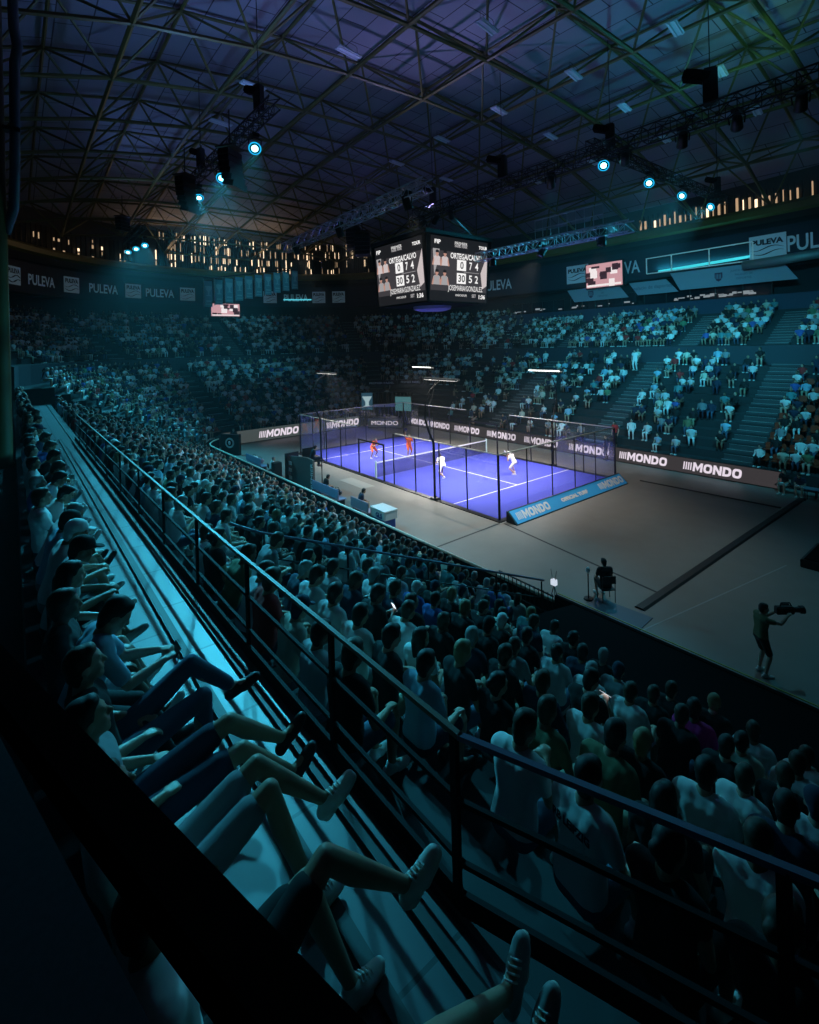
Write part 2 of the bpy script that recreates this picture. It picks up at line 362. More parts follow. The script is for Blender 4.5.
for th in (219.6, 206.8, 194, 157.5, 112.5, 92.2, 70.0):
    p, t = on_ring(th, 15.6)
    if th == 70.0: p, t = on_ring(70.8, 15.6)
    text('lettering', 'PULEVA', 1.0 if th > 150 else 1.25, p, t, (0, 0, 1), BANTXT, ban, bold=.03, lift=.03, maxw=3.5 if th > 150 else 4.4)
for th in (225.2, 213.6, 200.3, 187.2, 164.6, 151.5, 146.5, 98.5, 75.3):
    p, t = on_ring(th, 15.65); logo_panel(p, t, 1.9 if th > 120 else 2.7, 1.7 if th > 120 else 2.0)
# glowing tube lights on the banner and warm lamps of the rear concourse
tb = MB(); pts = [on_ring(a, 15.3, .985)[0] for a in np.linspace(161, 153.5, 8)]; tb.path(pts, .10, 8)
tag(tb.build('tube_light', em('teal_tube', (.10, .62, .75), .9), smooth=True), 'glowing teal tube light across the end banner between two logos', 'light')
for i, (v, w) in enumerate(((-3.5, 2.6), (2.2, 2.2), (9.0, 2.4), (15.2, 1.8))):
    b = MB(); b.box((-33.0, v, 12.9), (.2, w, .22)); b.box((-33.0, v, 13.05), (.3, w + .2, .1), 0, 1)
    tag(b.build('concourse_light', [em('amber_strip', (1., .36, .06), .55 if i % 2 else .9), BLACK]), 'amber strip light above the top rows, %s along from the left aisle' % ORD[i], 'light', 'amber strip lights of the rear concourse')
# ================================================================== far side boxes and signs
VB = 32.5
b = MB(); b.box((11, VB + .4, 10.95), (44, .8, 1.3)); b.build('wall_box_front', mat('box_front_blue', (.035, .05, .09), .7), kind='structure')
rr = random.Random(2)
for k, (a, c) in enumerate(((10.6, 21.6), (2.0, 9.8), (-6.5, 1.2))):
    w = empty('window_%d' % (k + 4), ((a + c) / 2, VB + .6, 11.6), kind='structure')
    b = MB(); b.box(((a + c) / 2, VB + .8, 12.35), (c - a, .05, 1.3)); b.build('pane', mat('dark_box_glass', (.01, .014, .02), .08), w)
    b = MB()
    for x in np.linspace(a, c, 6): b.box((x, VB + .75, 12.35), (.09, .1, 1.4))
    for z in (11.65, 13.05): b.box(((a + c) / 2, VB + .75, z), (c - a, .1, .1))
    b.build('window_frame', BLACK, w)
    b = MB()
    for i in range(26 if k == 0 else 8):
        x = rr.uniform(a + .3, c - .3) if k else rr.uniform(13.5, 20.4); b.box((x, VB + .74, rr.uniform(11.85, 12.15)), (rr.uniform(.15, .7), .03, rr.uniform(.06, .2)))
    b.build('lit_room', em('box_room_glow', (.75, .9, 1.), .28), w)
def crest(par, c, s):
    b = MB(); b.prism([(-.5 * s, .6 * s), (.5 * s, .6 * s), (.5 * s, -.1 * s), (.28 * s, -.5 * s), (0, -.68 * s), (-.28 * s, -.5 * s), (-.5 * s, -.1 * s)], c, (1, 0, 0), (0, 0, 1), (0, -1, 0), .03)
    o = b.build('crest', mat('maroon_print', (.13, .05, .09), .8), par, fix=True)
    b = MB()
    for x in (-.3, -.1, .1, .3): b.box((c[0] + x * s, c[1] - .05, c[2] + .05 * s), (.08 * s, .03, .7 * s))
    b.build('stripe', SIGNBG, o)
for k, (a, c, z0, z1, has) in enumerate(((13.6, 23.0, 12.7, 14.4, 1), (9.5, 13.7, 12.6, 13.9, 0), (2.2, 8.8, 12.5, 13.9, 1))):
    s = empty('hanging_sign', ((a + c) / 2, VB - .1, z0), label=['wide pale sign with maroon crest under the teal lit truss frame', 'pale sign with one line of print between the two crest signs', 'pale crest sign below the small pink screen'][k], cat='sign', group='pale signs over the box windows')
    b = MB(); b.prism([(a + .9, z0), (c + .6, z0), (c - .5, z1), (a, z1)], (0, VB - .1, 0), (1, 0, 0), (0, 0, 1), (0, 1, 0), .12); b.build('sign_face', SIGNBG, s, fix=True)
    zc = (z0 + z1) / 2
    if has:
        crest(s, ((a * .55 + c * .45), VB - .12, zc), .62)
        for i in range(3): text('lettering', ['JUNTA MUNICIPAL', 'PALACIO DE', 'DEPORTES'][i] if k == 0 else ['PALACIO', 'DE', 'DEPORTES'][i], .17, ((a * .34 + c * .66), VB - .12, zc + .38 - .34 * i), (1, 0, 0), (0, 0, 1), mat('slate_print', (.10, .12, .16), .8), s)
    else: text('lettering', 'palacio de deportes', .34, ((a + c) / 2 + .3, VB - .12, zc), (1, 0, 0), (0, 0, 1), mat('slate_print', (.10, .12, .16), .8), s)
# teal lit truss frame
t = empty('lit_truss', (16, VB - .4, 14.5), label='white rectangular truss frame around a glowing teal tube over the signs', cat='truss')
A_, B_ = 11.5, 20.6
fp = MB()
for z in (14.6, 16.1): fp.tube((A_, VB - .4, z), (B_, VB - .4, z + (.1 if z > 15 else 0)), .055, 8)
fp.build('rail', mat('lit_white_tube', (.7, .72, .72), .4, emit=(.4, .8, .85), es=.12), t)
for x in (A_, 13.9, 17.2, B_): b = MB(); b.tube((x, VB - .4, 14.6), (x, VB - .4, 16.15), .055, 8); b.build('post', MATS['lit_white_tube'], t)
b = MB(); b.tube((12.4, VB + .2, 14.75), (20.4, VB + .2, 15.05), .13, 10); b.build('tube_lamp', em('teal_tube_bright', (.05, .62, .72), 1.1), t, smooth=True)
b = MB(); b.box((16, VB + .55, 15.3), (9.4, .1, 1.6)); b.build('back_panel', mat('teal_backing', (.10, .17, .19), .7), t)
lamp('AREA', 'tube_glow', (16.2, VB + .05, 15.0), 90, (.05, .7, .85), aim=(16.2, VB + .6, 15.4), sx=8, sy=.2)
b = MB()
b.path([(20, VB - .8, 14.2), (23, VB - .9, 14.3), (27, VB - 1., 14.5)], .38, 14)
tag(b.build('ventilation_duct', mat('dull_duct', (.30, .31, .30), .5, .4), smooth=True), 'fat grey ventilation duct on the far wall under the corner logo', 'duct')
# small pink screens
def screen(label, c, t_, w, h, seed):
    n = t_.cross(Vector((0, 0, 1))); R = Matrix((t_, -n, (0, 0, 1))).transposed(); c = Vector(c)
    s = empty('video_screen', c - Vector((0, 0, h / 2)), label=label, cat='screen')
    b = MB(); b.box(c, (w + .2, .25, h + .2), R=R); b.build('casing', BLACK, s)
    b = MB(); b.box(c + n * .14, (w, .03, h), R=R); f = b.build('display', em('pink_display', (.95, .50, .55), .62), s)
    rq = random.Random(seed)
    for i in range(16):
        b = MB(); a, d = rq.uniform(-.42, .42) * w, rq.uniform(-.35, .4) * h; b.box(c + n * (.165 + .002 * i) + t_ * a + Vector((0, 0, d)), (rq.uniform(.08, .25) * w, .004, rq.uniform(.08, .4) * h), R=R)
        b.build('picture_block', em('screen_dark', (.12, .04, .06), .3) if i % 3 else em('screen_white', (1., .9, .9), .9), f)
    b = MB(); b.box(c + n * .21 - Vector((0, 0, h * .42)), (w * .95, .004, h * .09), R=R); b.build('caption_strip', MATS['screen_white'], f)
screen('small pink video screen on the far wall left of the teal truss frame', (7.1, VB - .6, 15.05), Vector((1, 0, 0)), 4.1, 2.5, 1)
screen('small pink video screen below the hanging teal pennants', (-26, 3.1, 13.0), Vector((0, 1, 0)), 3.4, 1.5, 2)
# hanging championship pennants, one by one
PT = mat('teal_pennant', (.16, .36, .42), .8); PD = mat('glowing_pennant_print', (.30, .50, .55), .8, emit=(.1, .5, .6), es=.05)  # print glows faintly to stand for light falling on the pennants
P0, P1 = Vector((-22, -.1, 13.0)), Vector((-22, 10.4, 15.5))
b = MB(); b.tube(P0 + Vector((0, -.5, 3.12)), P1 + Vector((0, .5, 2.5)), .07, 8); tag(b.build('pennant_bar', BLACK), 'slanting dark bar from which the teal pennants hang', 'bar')
for i in range(10):
    q = P0.lerp(P1, i / 9.); h = 2.9 - .07 * i
    o = empty('hanging_pennant', q, .18, label='tall teal pennant with pale border, %s from the left of the hanging row' % ORD[i], cat='pennant', group='pennants hanging over the end stand')
    b = MB(); b.box((0, 0, h / 2), (.04, .98, h)); b.build('cloth', PT, o, world=False)
    b = MB(); b.box((.03, -.5, h / 2), (.05, .09, h + .2)); b.build('pole', CHROME, o, world=False)
    b = MB(); b.lathe([(0, .28), (.06, .28), (.12, .08), (.5, .10), (.75, .36), (1.1, .40), (1.12, .1)], (.05, .06, h * .42), (0, 0, 1), 10); b.v = [(.035 + .02 * (x > .05), y, z) for x, y, z in b.v]; b.build('cup_print', PD, o, world=False)
    b = MB(); b.box((.035, .05, h * .22), (.01, .6, .16)); b.box((.035, .05, h * .1), (.01, .7, .1)); b.build('caption_print', PD, o, world=False)
# column at the left edge with its pipe
cc = Vector((17.5, -17.75, 0))
b = MB(); b.lathe([(5.0, .42), (5.2, .30), (22, .30)], cc, (0, 0, 1), 20); b.build('column', mat('ochre_column', (.08, .065, .008), .6), kind='structure', smooth=True)
b = MB(); b.path([(17.6, -17.28, 24), (17.7, -17.22, 20.), (17.75, -17.2, 17.4), (17.7, -17.12, 16.9), (17.7, -17.2, 16.4), (17.7, -17.25, 13.4), (17.6, -17.3, 12.3), (17.5, -17.5, 11.6)], .13, 10)
o = empty('drain_pipe', cc + Vector((0, 0, 11)), label='grey blue pipe clipped to the ochre column at the edge of the stand', cat='pipe'); b.build('pipe', mat('blue_grey_pipe', (.08, .11, .15), .5), o, smooth=True)
for z in (14.5, 18.5, 21): b = MB(); b.box((17.7, -17.32, z), (.34, .40, .10)); b.build('bracket', BLACK, o)
# ================================================================== scoreboard cube
HB = 2.95; CU, CV, CZ0, CZ1 = 10.0, 5.0, 10.75, 14.9
cube = empty('scoreboard', (CU, CV, CZ0), label='black four-sided scoreboard hanging over the court with lit score screens', cat='scoreboard')
b = MB(); B0, B1 = HB - .35, HB - .06
b.add([(CU + sx * (B0 if z == CZ0 else B1), CV + sy * (B0 if z == CZ0 else B1), z) for z in (CZ0, CZ1) for sx, sy in ((-1, -1), (1, -1), (1, 1), (-1, 1))], [(3, 2, 1, 0), (4, 5, 6, 7), (0, 1, 5, 4), (1, 2, 6, 5), (2, 3, 7, 6), (3, 0, 4, 7)])
b.build('housing', BLACKC, cube)
b = MB(); b.box((CU, CV, CZ1 + .12), (6.0, 6.0, .24)); b.build('top_frame', BLACK, cube, bevel=.03)
b = MB(); b.lathe([(0, .9), (.1, 1.25), (.3, 1.3)], (CU, CV, CZ0 - .32), (0, 0, 1), 24); b.build('bottom_disc', mat('lilac_disc', (.22, .20, .40), .5), cube)
for sx in (-1, 1):
    for sy in (-1, 1): b = MB(); b.tube((CU + sx * 2.2, CV + sy * 2.2, CZ1 + .2), (CU + sx * 1.2, CV + sy * .6, 17.0), .04, 6); b.build('suspension_cable', BLACK, cube)
SBG = em('led_black', (.012, .012, .014), 1.); SW = em('led_white', (.95, .93, .92), 1.0); SG = em('led_grey', (.45, .43, .44), .8); SK = em('led_skin', (.62, .33, .26), .8); SP_ = em('led_pale', (.80, .70, .70), .75)
def face(nx, ny):
    n0 = Vector((nx, ny, 0)); r = Vector((-ny, nx, 0)); tilt = math.atan2(B1 - B0, CZ1 - CZ0); n = (n0 * math.cos(tilt) - Vector((0, 0, 1)) * math.sin(tilt)); up_ = r.cross(n) * -1
    up_ = n.cross(r); o0 = Vector((CU, CV, (CZ0 + CZ1) / 2)) + n0 * ((B0 + B1) / 2); w, h = 5.0, 3.95
    R = Matrix((r, up_, n)).transposed()
    k = [0]
    def q(a, c, sw, sh, m, nm, par, d=.02):
        k[0] += 1; b = MB(); b.box(o0 + r * (a * w) + up_ * (c * h) + n * (d + .0015 * k[0]), (sw * w, sh * h, .01), R=R); return b.build(nm, m, par)
    sc = q(0, 0, 1.0, 1.0, SBG, 'screen', cube, .01)
    q(0, -.03, .98, .62, em('led_charcoal', (.05, .045, .05), 1.), 'picture_area', sc)
    for i, (x, wd) in enumerate(((.39, .12), (.44, .08))):
        b = MB(); b.prism([(-.02, -.02), (.10, .30), (.10, -.22), (.02, -.28)] if i == 0 else [(-.47 - .39, .30), (-.36 - .39, .30), (-.40 - .39, .05), (-.44 - .39, -.1)], o0 + n * .045, r * w, up_ * h, n, .004)
        b.v = [tuple(Vector(v) + r * (.39 * w)) for v in b.v]; b.build('light_beam', SP_ if i == 0 else SG, sc, fix=True)
    def T(s, a, c, hh, mw, m=SW): text('lettering', s, hh * h, o0 + r * (a * w) + up_ * (c * h) + n * .075, r, up_, m, sc, bold=.012, maxw=mw * w, lift=.0)
    T('ORTEGA/CALVO', .10, .22, .085, .56); T('JOSEMARIA/GONZALEZ', .10, -.30, .085, .62)
    for yy, sc1 in ((.08, '0'), (-.13, '30')):
        q(.02, yy, .16, .17, SW, 'score_tile', sc, .05); text('lettering', sc1, .11 * h, o0 + r * (.02 * w) + up_ * (yy * h) + n * .085, r, up_, SBG, sc, bold=.01, lift=.0)
    T('7', .18, .08, .12, .05); T('4', .29, .08, .12, .06); T('5', .18, -.13, .12, .06); T('2', .29, -.13, .12, .06)
    q(.20, -.025, .28, .008, SG, 'rule', sc, .05)
    for yy in (.17, -.13):
        for i_, xx in enumerate((-.40, -.27)):
            fl_ = lambda pts, m, nm, dd: (lambda B: (B.prism([(x, y) for x, y in pts], o0 + r * (xx * w) + up_ * (yy * h) + n * dd, r, up_, n, .004), B.build(nm, m, sc, fix=True)))(MB())
            fl_([(-.30, -.48), (.30, -.48), (.27, .02), (.12, .10), (-.12, .10), (-.27, .02)], SP_ if yy > 0 else SG, 'player_portrait', .05 + .002 * i_); fl_([(-.06, .05), (.06, .05), (.07, .14), (-.07, .14)], SK, 'player_portrait', .056 + .002 * i_)
            fl_([(.13 * math.cos(q_ * PI / 6), .26 + .16 * math.sin(q_ * PI / 6)) for q_ in range(12)], SK, 'player_portrait', .060 + .002 * i_); fl_([(-.14, .28), (.14, .28), (.12, .42), (0, .46), (-.12, .42)], SBG, 'player_portrait', .064 + .002 * i_)
            fl_([(-.40, -.48), (-.27, .02), (-.22, -.2), (-.28, -.5)], SK, 'player_portrait', .052 + .002 * i_); fl_([(.40, -.48), (.27, .02), (.22, -.2), (.28, -.5)], SK, 'player_portrait', .052 + .002 * i_)
    T('PREMIER', 0, .42, .05, .22); T('PADEL TOUR', 0, .375, .03, .22, SG); T('FIP', -.40, .41, .06, .10); T('TOUR', .40, .40, .05, .16)
    T('MARCADOR', .02, -.40, .035, .2); T('SET', .25, -.40, .05, .08, SG); T('1:36', .40, -.41, .065, .12)
for nx, ny in ((0, -1), (1, 0), (0, 1), (-1, 0)): face(nx, ny)
# ================================================================== court
court = empty('padel_court', (10, 5, 0), label='bright blue padel court with white lines inside a black framed glass cage', cat='padel court')
b = MB(); b.box((10, 5, .01), (20.0, 10.0, .02)); b.build('turf', TURF, court)
b = MB()
for c, d in (((10, -.16, .02), (20.6, .3, .04)), ((10, 10.16, .02), (20.6, .3, .04)), ((-.16, 5, .02), (.3, 10, .04)), ((20.16, 5, .02), (.3, 10, .04))): b.box(c, d)
b.build('ground_frame', BLACK, court)
for nm, c, d in (('service_line', (16.95, 5, .0245), (.06, 10, .005)), ('service_line', (3.05, 5, .0245), (.06, 10, .005)), ('centre_line', (10, 5, .0245), (13.9, .06, .005))):
    b = MB(); b.box(c, d); b.build(nm, WHITE, court)
GH = 3.0
def panel(p, q, z0, z1, m, nm):
    p = Vector((*p, 0)); q = Vector((*q, 0)); t = (q - p).normalized(); b = MB()
    b.box(((p.x + q.x) / 2, (p.y + q.y) / 2, (z0 + z1) / 2), ((q - p).length - .04, .012, z1 - z0), math.atan2(t.y, t.x)); return b.build(nm, m, court)
def post(x, y, h, w=.07):
    b = MB(); b.box((x, y, h / 2), (w, w, h)); return b.build('post', BLACK, court)
for u in (-.06, 20.06):
    for i in range(5): panel((u, 2 * i), (u, 2 * i + 2), .05, GH, GLASS, 'glass_panel')
    for i in range(6): post(u, 2 * i if 0 < i < 5 else (-.06 if i == 0 else 10.06), GH, .04 if 0 < i < 5 else .08)
    b = MB(); b.box((u, 5, GH + .02), (.05, 10.1, .05)); b.build('top_rail', mat('pale_top_rail', (.5, .48, .42), .5), court)
for v in (-.06, 10.06):
    for u in (0, 2, 16, 18): panel((u, v), (u + 2, v), .05, GH if u in (0, 18) else 2.0 + (u == 16) * 1.0, GLASS, 'glass_panel')
    for u in (4, 6, 12, 14): panel((u, v), (u + 2, v), .05, GH, WIREMESH, 'mesh_panel')
    for u in (2, 4, 6, 8.25, 11.0, 12, 14, 16, 18): post(u, v, GH if u not in (8.25, 11.0) else 2.2, .08 if u in (8.25, 11.0) else .05)
    b = MB(); b.box((9.62, v, 2.2), (2.83, .08, .08)); b.build('gate_header', BLACK, court)
    for c in ((3.9, 8.0), (16.1, 7.8)): b = MB(); b.box((c[0], v, GH + .02), (c[1], .05, .05)); b.build('top_rail', MATS['pale_top_rail'], court)
net = empty('padel_net', (10, 5, 0), label='dark padel net with white top band and pale posts across the blue court', cat='net')
b = MB(); b.box((10, 5, .48), (.015, 9.9, .86)); b.build('netting', NETTING, net)
b = MB(); b.box((10, 5, .94), (.03, 9.9, .07)); b.build('top_band', WHITE, net)
for v in (.03, 9.97): b = MB(); b.box((10, v, .53), (.10, .08, 1.06)); b.build('net_post', mat('pale_green_post', (.55, .75, .68), .5), net)
# curved lamp posts
LEDW = em('court_lamp_led', (1., .95, .88), 3.0)
LABP = {(15.7, -1): 'curved black lamp post rising in front of the net, bowed outward', (3.4, -1): 'curved lamp post on the near side by the end glass', (15.7, 1): 'curved lamp post across the court by the right hand players', (3.4, 1): 'curved lamp post in the far corner of the court'}
for (u, sy), lab in LABP.items():
    v = -.16 if sy < 0 else 10.16; e = empty('court_lamp_post', (u, v, 0), label=lab, cat='lamp post', group='curved court lamp posts')
    b = MB(); b.path([(u, v, 0), (u, v, 3.0), (u, v + sy * .30, 3.6), (u, v + sy * .55, 4.3), (u, v + sy * .5, 5.1), (u, v + sy * .15, 5.8), (u, v - sy * .55, 6.25)], [.07, .07, .06, .05, .045, .04, .04], 8); b.build('post', BLACK, e, smooth=True)
    b = MB(); b.box((u, v, .06), (.4, .3, .12)); b.build('foot_plate', BLACK, e)
    b = MB(); b.box((u, v - sy * .6, 6.3), (2.6, .34, .10)); b.build('lamp_head', mat('grey_lamp_head', (.05, .05, .05), .5), e)
    b = MB(); b.box((u, v - sy * .6, 6.243), (2.4, .24, .015)); (b.box((u, v - sy * .78, 6.29), (2.4, .012, .06)) if sy > 0 else None); b.build('led_strip', LEDW, e)
    lamp('AREA', 'court_lamp', (u, v - sy * .6, 6.2), 420, (1., .95, .90), aim=(u + (10 - u) * .3, v - sy * 4.5, 0), sx=2.4, sy=.25).data.spread = math.radians(105)
# ---- courtside boards
LETT = em('led_letters', (.93, .82, .93), .85); LBG = em('led_board', (.50, .44, .47), .085); LBG2 = em('led_board_end', (.36, .42, .40), .16)
def block(name, word, c, r, up, h, m, par, shear=.15, lift=.03, W=4.7):
    """Heavy block capitals of height h centred at c: M, O, N and D cut as solid strokes."""
    sq = lambda a, b_, q: (math.copysign(abs(math.cos(q)) ** .7, math.cos(q)) * a, math.copysign(abs(math.sin(q)) ** .7, math.sin(q)) * b_)
    def arc(cx, q0, q1, n, a, b_, a2, b2): return [[(cx + x0, .5 + y0), (cx + x1, .5 + y1), (cx + x3, .5 + y3), (cx + x2, .5 + y2)] for k in range(n) for (x0, y0), (x1, y1), (x2, y2), (x3, y3) in [(sq(a, b_, q0 + (q1 - q0) * k / n), sq(a, b_, q0 + (q1 - q0) * (k + 1) / n), sq(a2, b2, q0 + (q1 - q0) * k / n), sq(a2, b2, q0 + (q1 - q0) * (k + 1) / n))]]
    bar = lambda x: [(x, 0), (x + .25, 0), (x + .25, 1), (x, 1)]
    G = {'M': (1.06, [bar(0), bar(.81), [(.25, 1), (.25, .60), (.53, .08), (.53, .52)], [(.81, 1), (.53, .52), (.53, .08), (.81, .60)]]), 'N': (.90, [bar(0), bar(.65), [(.25, 1), (.25, .58), (.65, 0), (.65, .42)]]), 'O': (.94, arc(.47, 0, 2 * PI, 20, .47, .5, .21, .25)), 'D': (.88, [bar(0)] + arc(.25, -PI / 2, PI / 2, 12, .63, .5, .36, .25))}
    tot = sum(G[k][0] for k in word) + .09 * (len(word) - 1); sc = W / tot; x = -W / 2; b = MB(); r = Vector(r).normalized(); up = Vector(up).normalized(); n = r.cross(up)
    for k in word:
        for poly in G[k][1]: b.prism([((x + px * sc + shear * (py - .5)) * h, (py - .5) * h) for px, py in poly], Vector(c) + n * lift, r, up, n, .004)
        x += (G[k][0] + .09) * sc
    return b.build(name, m, par, fix=True)
def mondo(par, c, r, h, m, up=(0, 0, 1), lift=.03):
    r = Vector(r).normalized(); c = Vector(c); u = Vector(up); n = r.cross(u); block('lettering', 'MONDO', c + r * .4 * h, r, u, h, m, par, lift=lift)
    for i in range(4): b = MB(); x = (-2.55 - .24 * i) * h; b.prism([(x - .14 * h, -.42 * h), (x - .01 * h, -.42 * h), (x + .11 * h, .42 * h), (x - .02 * h, .42 * h)], c + n * lift + r * .4 * h, r, u, n, .004); b.build('emblem_bar', m, par, fix=True)
def board(name_label, a, c, m, ctrs, h=.54, H=.96, e=0):
    a = Vector((*a, 0)); c = Vector((*c, 0)); t = (c - a).normalized(); n = t.cross(Vector((0, 0, 1))); mid = (a + c) / 2
    o = empty('advertising_board', mid, label=name_label, cat='advertising board'); R = Matrix((t, -n, (0, 0, 1))).transposed()
    b = MB(); b.box(mid + Vector((0, 0, H / 2)) - n * .08, ((c - a).length, .14, H), R=R); b.build('casing', BLACK, o)
    b = MB(); b.box(mid + Vector((0, 0, H / 2 + .02)), ((c - a).length - .05, .02, H - .08), R=R); b.build('led_face', m, o)
    for x in ctrs: mondo(o, a + t * x + Vector((0, 0, H / 2 + .02)), t, h, LETT)
board('long dark LED board with white lettering along the far side of the floor', (-5.4, 14.15), (27.1, 14.15), LBG, [x + 5.4 - .2 for x in (-3.0, .3, 4.05, 8.05, 12.0, 16.05, 19.9, 23.95)])
board('grey LED board with white lettering behind the end glass', (-7.35, -3.6), (-7.35, 10.0), LBG2, [5.1, 11.7], .66, 1.15)
wedge = empty('sponsor_wedge', (20.85, 5, 0), label='bright blue wedge shaped board lying along the near end of the court', cat='advertising board')
b = MB(); b.prism([(.0, 0), (.62, 0), (.06, .50), (.0, .50)], (20.42, .0, 0), (1, 0, 0), (0, 0, 1), (0, 1, 0), 9.7); b.build('body', BLACK, wedge, fix=True)
slope = Vector((.56, 0, -.50)).normalized(); upv = -slope; c0 = Vector((20.42 + .34, 4.85, .265)); R = Matrix((Vector((0, 1, 0)), upv, Vector((0, 1, 0)).cross(upv))).transposed()
b = MB(); b.box(c0, (9.55, .66, .03), R=R); b.build('blue_face', mat('glowing_blue_print', (.045, .42, .85), .6, emit=(.02, .25, .6), es=.12), wedge)  # the printed face has a faint blue glow of its own
WP = mat('white_print', (.85, .88, .9), .6)
for s in (-3.3, 3.5): mondo(wedge, c0 + Vector((0, s, 0)), (0, 1, 0), .42, WP, upv, .02)
text('lettering', 'OFFICIAL TURF', .17, c0, (0, 1, 0), upv, WP, wedge, maxw=2.3, lift=.025, bold=.02)
# ---- floor seams, cable covers, mats
def strip(name, a, c, w, h, m, label=None, cat=None, kind=None):
    a = Vector((*a, 0)); c = Vector((*c, 0)); t = c - a; b = MB(); R = Matrix.Rotation(math.atan2(t.y, t.x), 3, 'Z'); L = t.length / 2
    b.prism([(-w / 2, 0), (w / 2, 0), (w * .3, h), (-w * .3, h)], a + Vector((0, 0, .001)), R @ Vector((0, 1, 0)), (0, 0, 1), R @ Vector((1, 0, 0)), t.length)
    return tag(b.build(name, m, fix=True), label, cat, kind=kind)
strip('cable_cover', (27.95, -2.75), (28.15, 13.2), .34, .05, SEAM, 'wide black cable cover running straight across the dark floor', 'cable cover')
strip('cable_cover', (21.2, 10.75), (27.9, 10.85), .16, .04, SEAM, 'narrow black cable cover from the blue wedge to the far boards', 'cable cover')
for a, c in (((20.45, -.2), (27.8, -1.35)), ((20.3, -.35), (20.4, -5.5)), ((28.25, -5.5), (29.9, 3.9))): strip('floor_seam', a, c, .10 if a[0] < 25 else .05, .004, SEAM if a[0] < 25 else mat('pale_seam', (.35, .36, .36), .6), kind='structure')
b = MB(); b.box((27.65, -3.75, .012), (1.7, 1.5, .02), .06); tag(b.build('floor_mat', mat('slate_blue_mat', (.13, .17, .22), .7), bevel=.004), 'slate blue floor mat at the end of the black cable cover', 'mat')
b = MB(); b.box((10.1, -1.45, .004), (2.6, .85, .006)); tag(b.build('floor_sticker', mat('pale_sticker', (.36, .35, .32), .6)), 'pale rectangular floor sticker beside the near side gate of the court', 'sticker')
e = empty('floor_platform', (31.9, 5.2, 0), label='low black platform box on the dark floor at the edge of view', cat='platform')
b = MB(); b.box((31.9, 5.2, .14), (3.3, 2.2, .28)); b.build('deck', BLACK, e, bevel=.02); b = MB(); b.box((31.9, 5.2, .30), (3.1, 2.0, .03)); b.build('carpet_top', BLACKC, e)
# ---- umpire's chair box and courtside kit
e = empty('umpire_stand', (8.6, -4.1, 0), label='tall dark boxed umpire stand with white print facing the near barrier', cat='umpire stand')
b = MB(); b.prism([(-1.5, 0), (1.35, 0), (1.35, 1.95), (.6, 2.0), (-1.5, 1.75)], (8.3, -3.7, 0), (1, 0, 0), (0, 0, 1), (0, -1, 0), .12); b.build('front_panel', mat('grey_print_panel', (.10, .10, .095), .7), e, fix=True)
b = MB(); b.box((6.55, -3.6, .95), (.12, .9, 1.9), .15); b.build('side_panel', BLACK, e)
for z in (1.35, .95, .5): b = MB(); b.box((6.84, -3.84, z), (.36, .03, .2)); b.build('white_mark', WP, e)
text('lettering', 'PREMIER', .26, (9.55, -3.84, .98), (0, 0, 1), (-1, 0, 0), WP, e, bold=.03, maxw=1.6)
b = MB()
for x in (7.6, 8.6):
    for y in (-3.4, -2.7): b.tube((x, y, 0), (x, y, 1.62), .03, 6)
b.build('tower_legs', BLACK, e); b = MB(); b.box((8.1, -3.05, 1.62), (1.1, .9, .06)); b.box((7.6, -3.05, 1.95), (.06, .7, .6)); b.build('seat_platform', BLACK, e)
e.location += Vector((1.0, -.78, 0))
e = empty('cool_box', (16.95, -4.35, 0), label='white lidded cool box on a blue base beside the barrier', cat='cool box')
b = MB(); b.box((16.95, -4.35, .2), (.95, .62, .4)); b.build('blue_base', mat('royal_blue_plastic', (.03, .08, .42), .5), e, bevel=.02)
b = MB(); b.box((16.95, -4.35, .58), (1.15, .72, .36)); b.build('white_body', WHITE, e, bevel=.03); b = MB(); b.box((16.95, -4.35, .79), (1.18, .75, .07)); b.build('lid', WHITE, e, bevel=.02)
text('lettering', 'GLS', .2, (17.1, -4.72, .58), (1, 0, 0), (0, 0, 1), mat('navy_print', (.03, .05, .2), .6), e, bold=.02)
def bench(x, y, L, lab, m, bag=None):
    e = empty('players_bench', (x, y, 0), label=lab, cat='bench', group='benches beside the near barrier'); b = MB(); b.box((x, y, .45), (L, .45, .06)); b.build('seat', m, e, bevel=.01)
    b = MB(); b.box((x, y - .24, .75), (L, .05, .45)); b.build('backrest', m, e, bevel=.01)
    for sx in (-1, 1): b = MB(); b.box((x + sx * (L / 2 - .15), y, .21), (.06, .4, .42)); b.build('leg', BLACK, e)
BLUEC = mat('blue_grey_cover', (.20, .26, .42), .8); LILAC = mat('lilac_cover', (.33, .26, .34), .8)
bench(2.6, -4.6, 2.6, 'blue grey covered bench near the far end of the barrier', BLUEC); bench(12.2, -4.5, 2.8, 'blue grey covered bench between umpire stand and cool box', BLUEC); bench(15.6, -4.55, 1.5, 'lilac covered bench beside the white cool box', LILAC)
def bag(x, y, z, m, lab, L=.7):
    e = empty('sports_bag', (x, y, z), .3, label=lab, cat='bag'); b = MB(); b.ell((0, 0, .17), (L / 2, .2, .17)); b.build('bag_body', m, e, smooth=True, world=False)
    b = MB(); b.path([(-.15, 0, .3), (-.1, 0, .42), (.1, 0, .42), (.15, 0, .3)], .015, 6); b.build('strap', BLACK, e, world=False)
bag(1.9, -4.5, .49, WHITE, 'white sports bag on the far blue grey bench', .9); bag(2.9, -4.5, .49, LILAC, 'lilac sports bag on the far blue grey bench'); bag(12.9, -4.4, .49, BLACK, 'black sports bag on the bench by the umpire stand', .6)
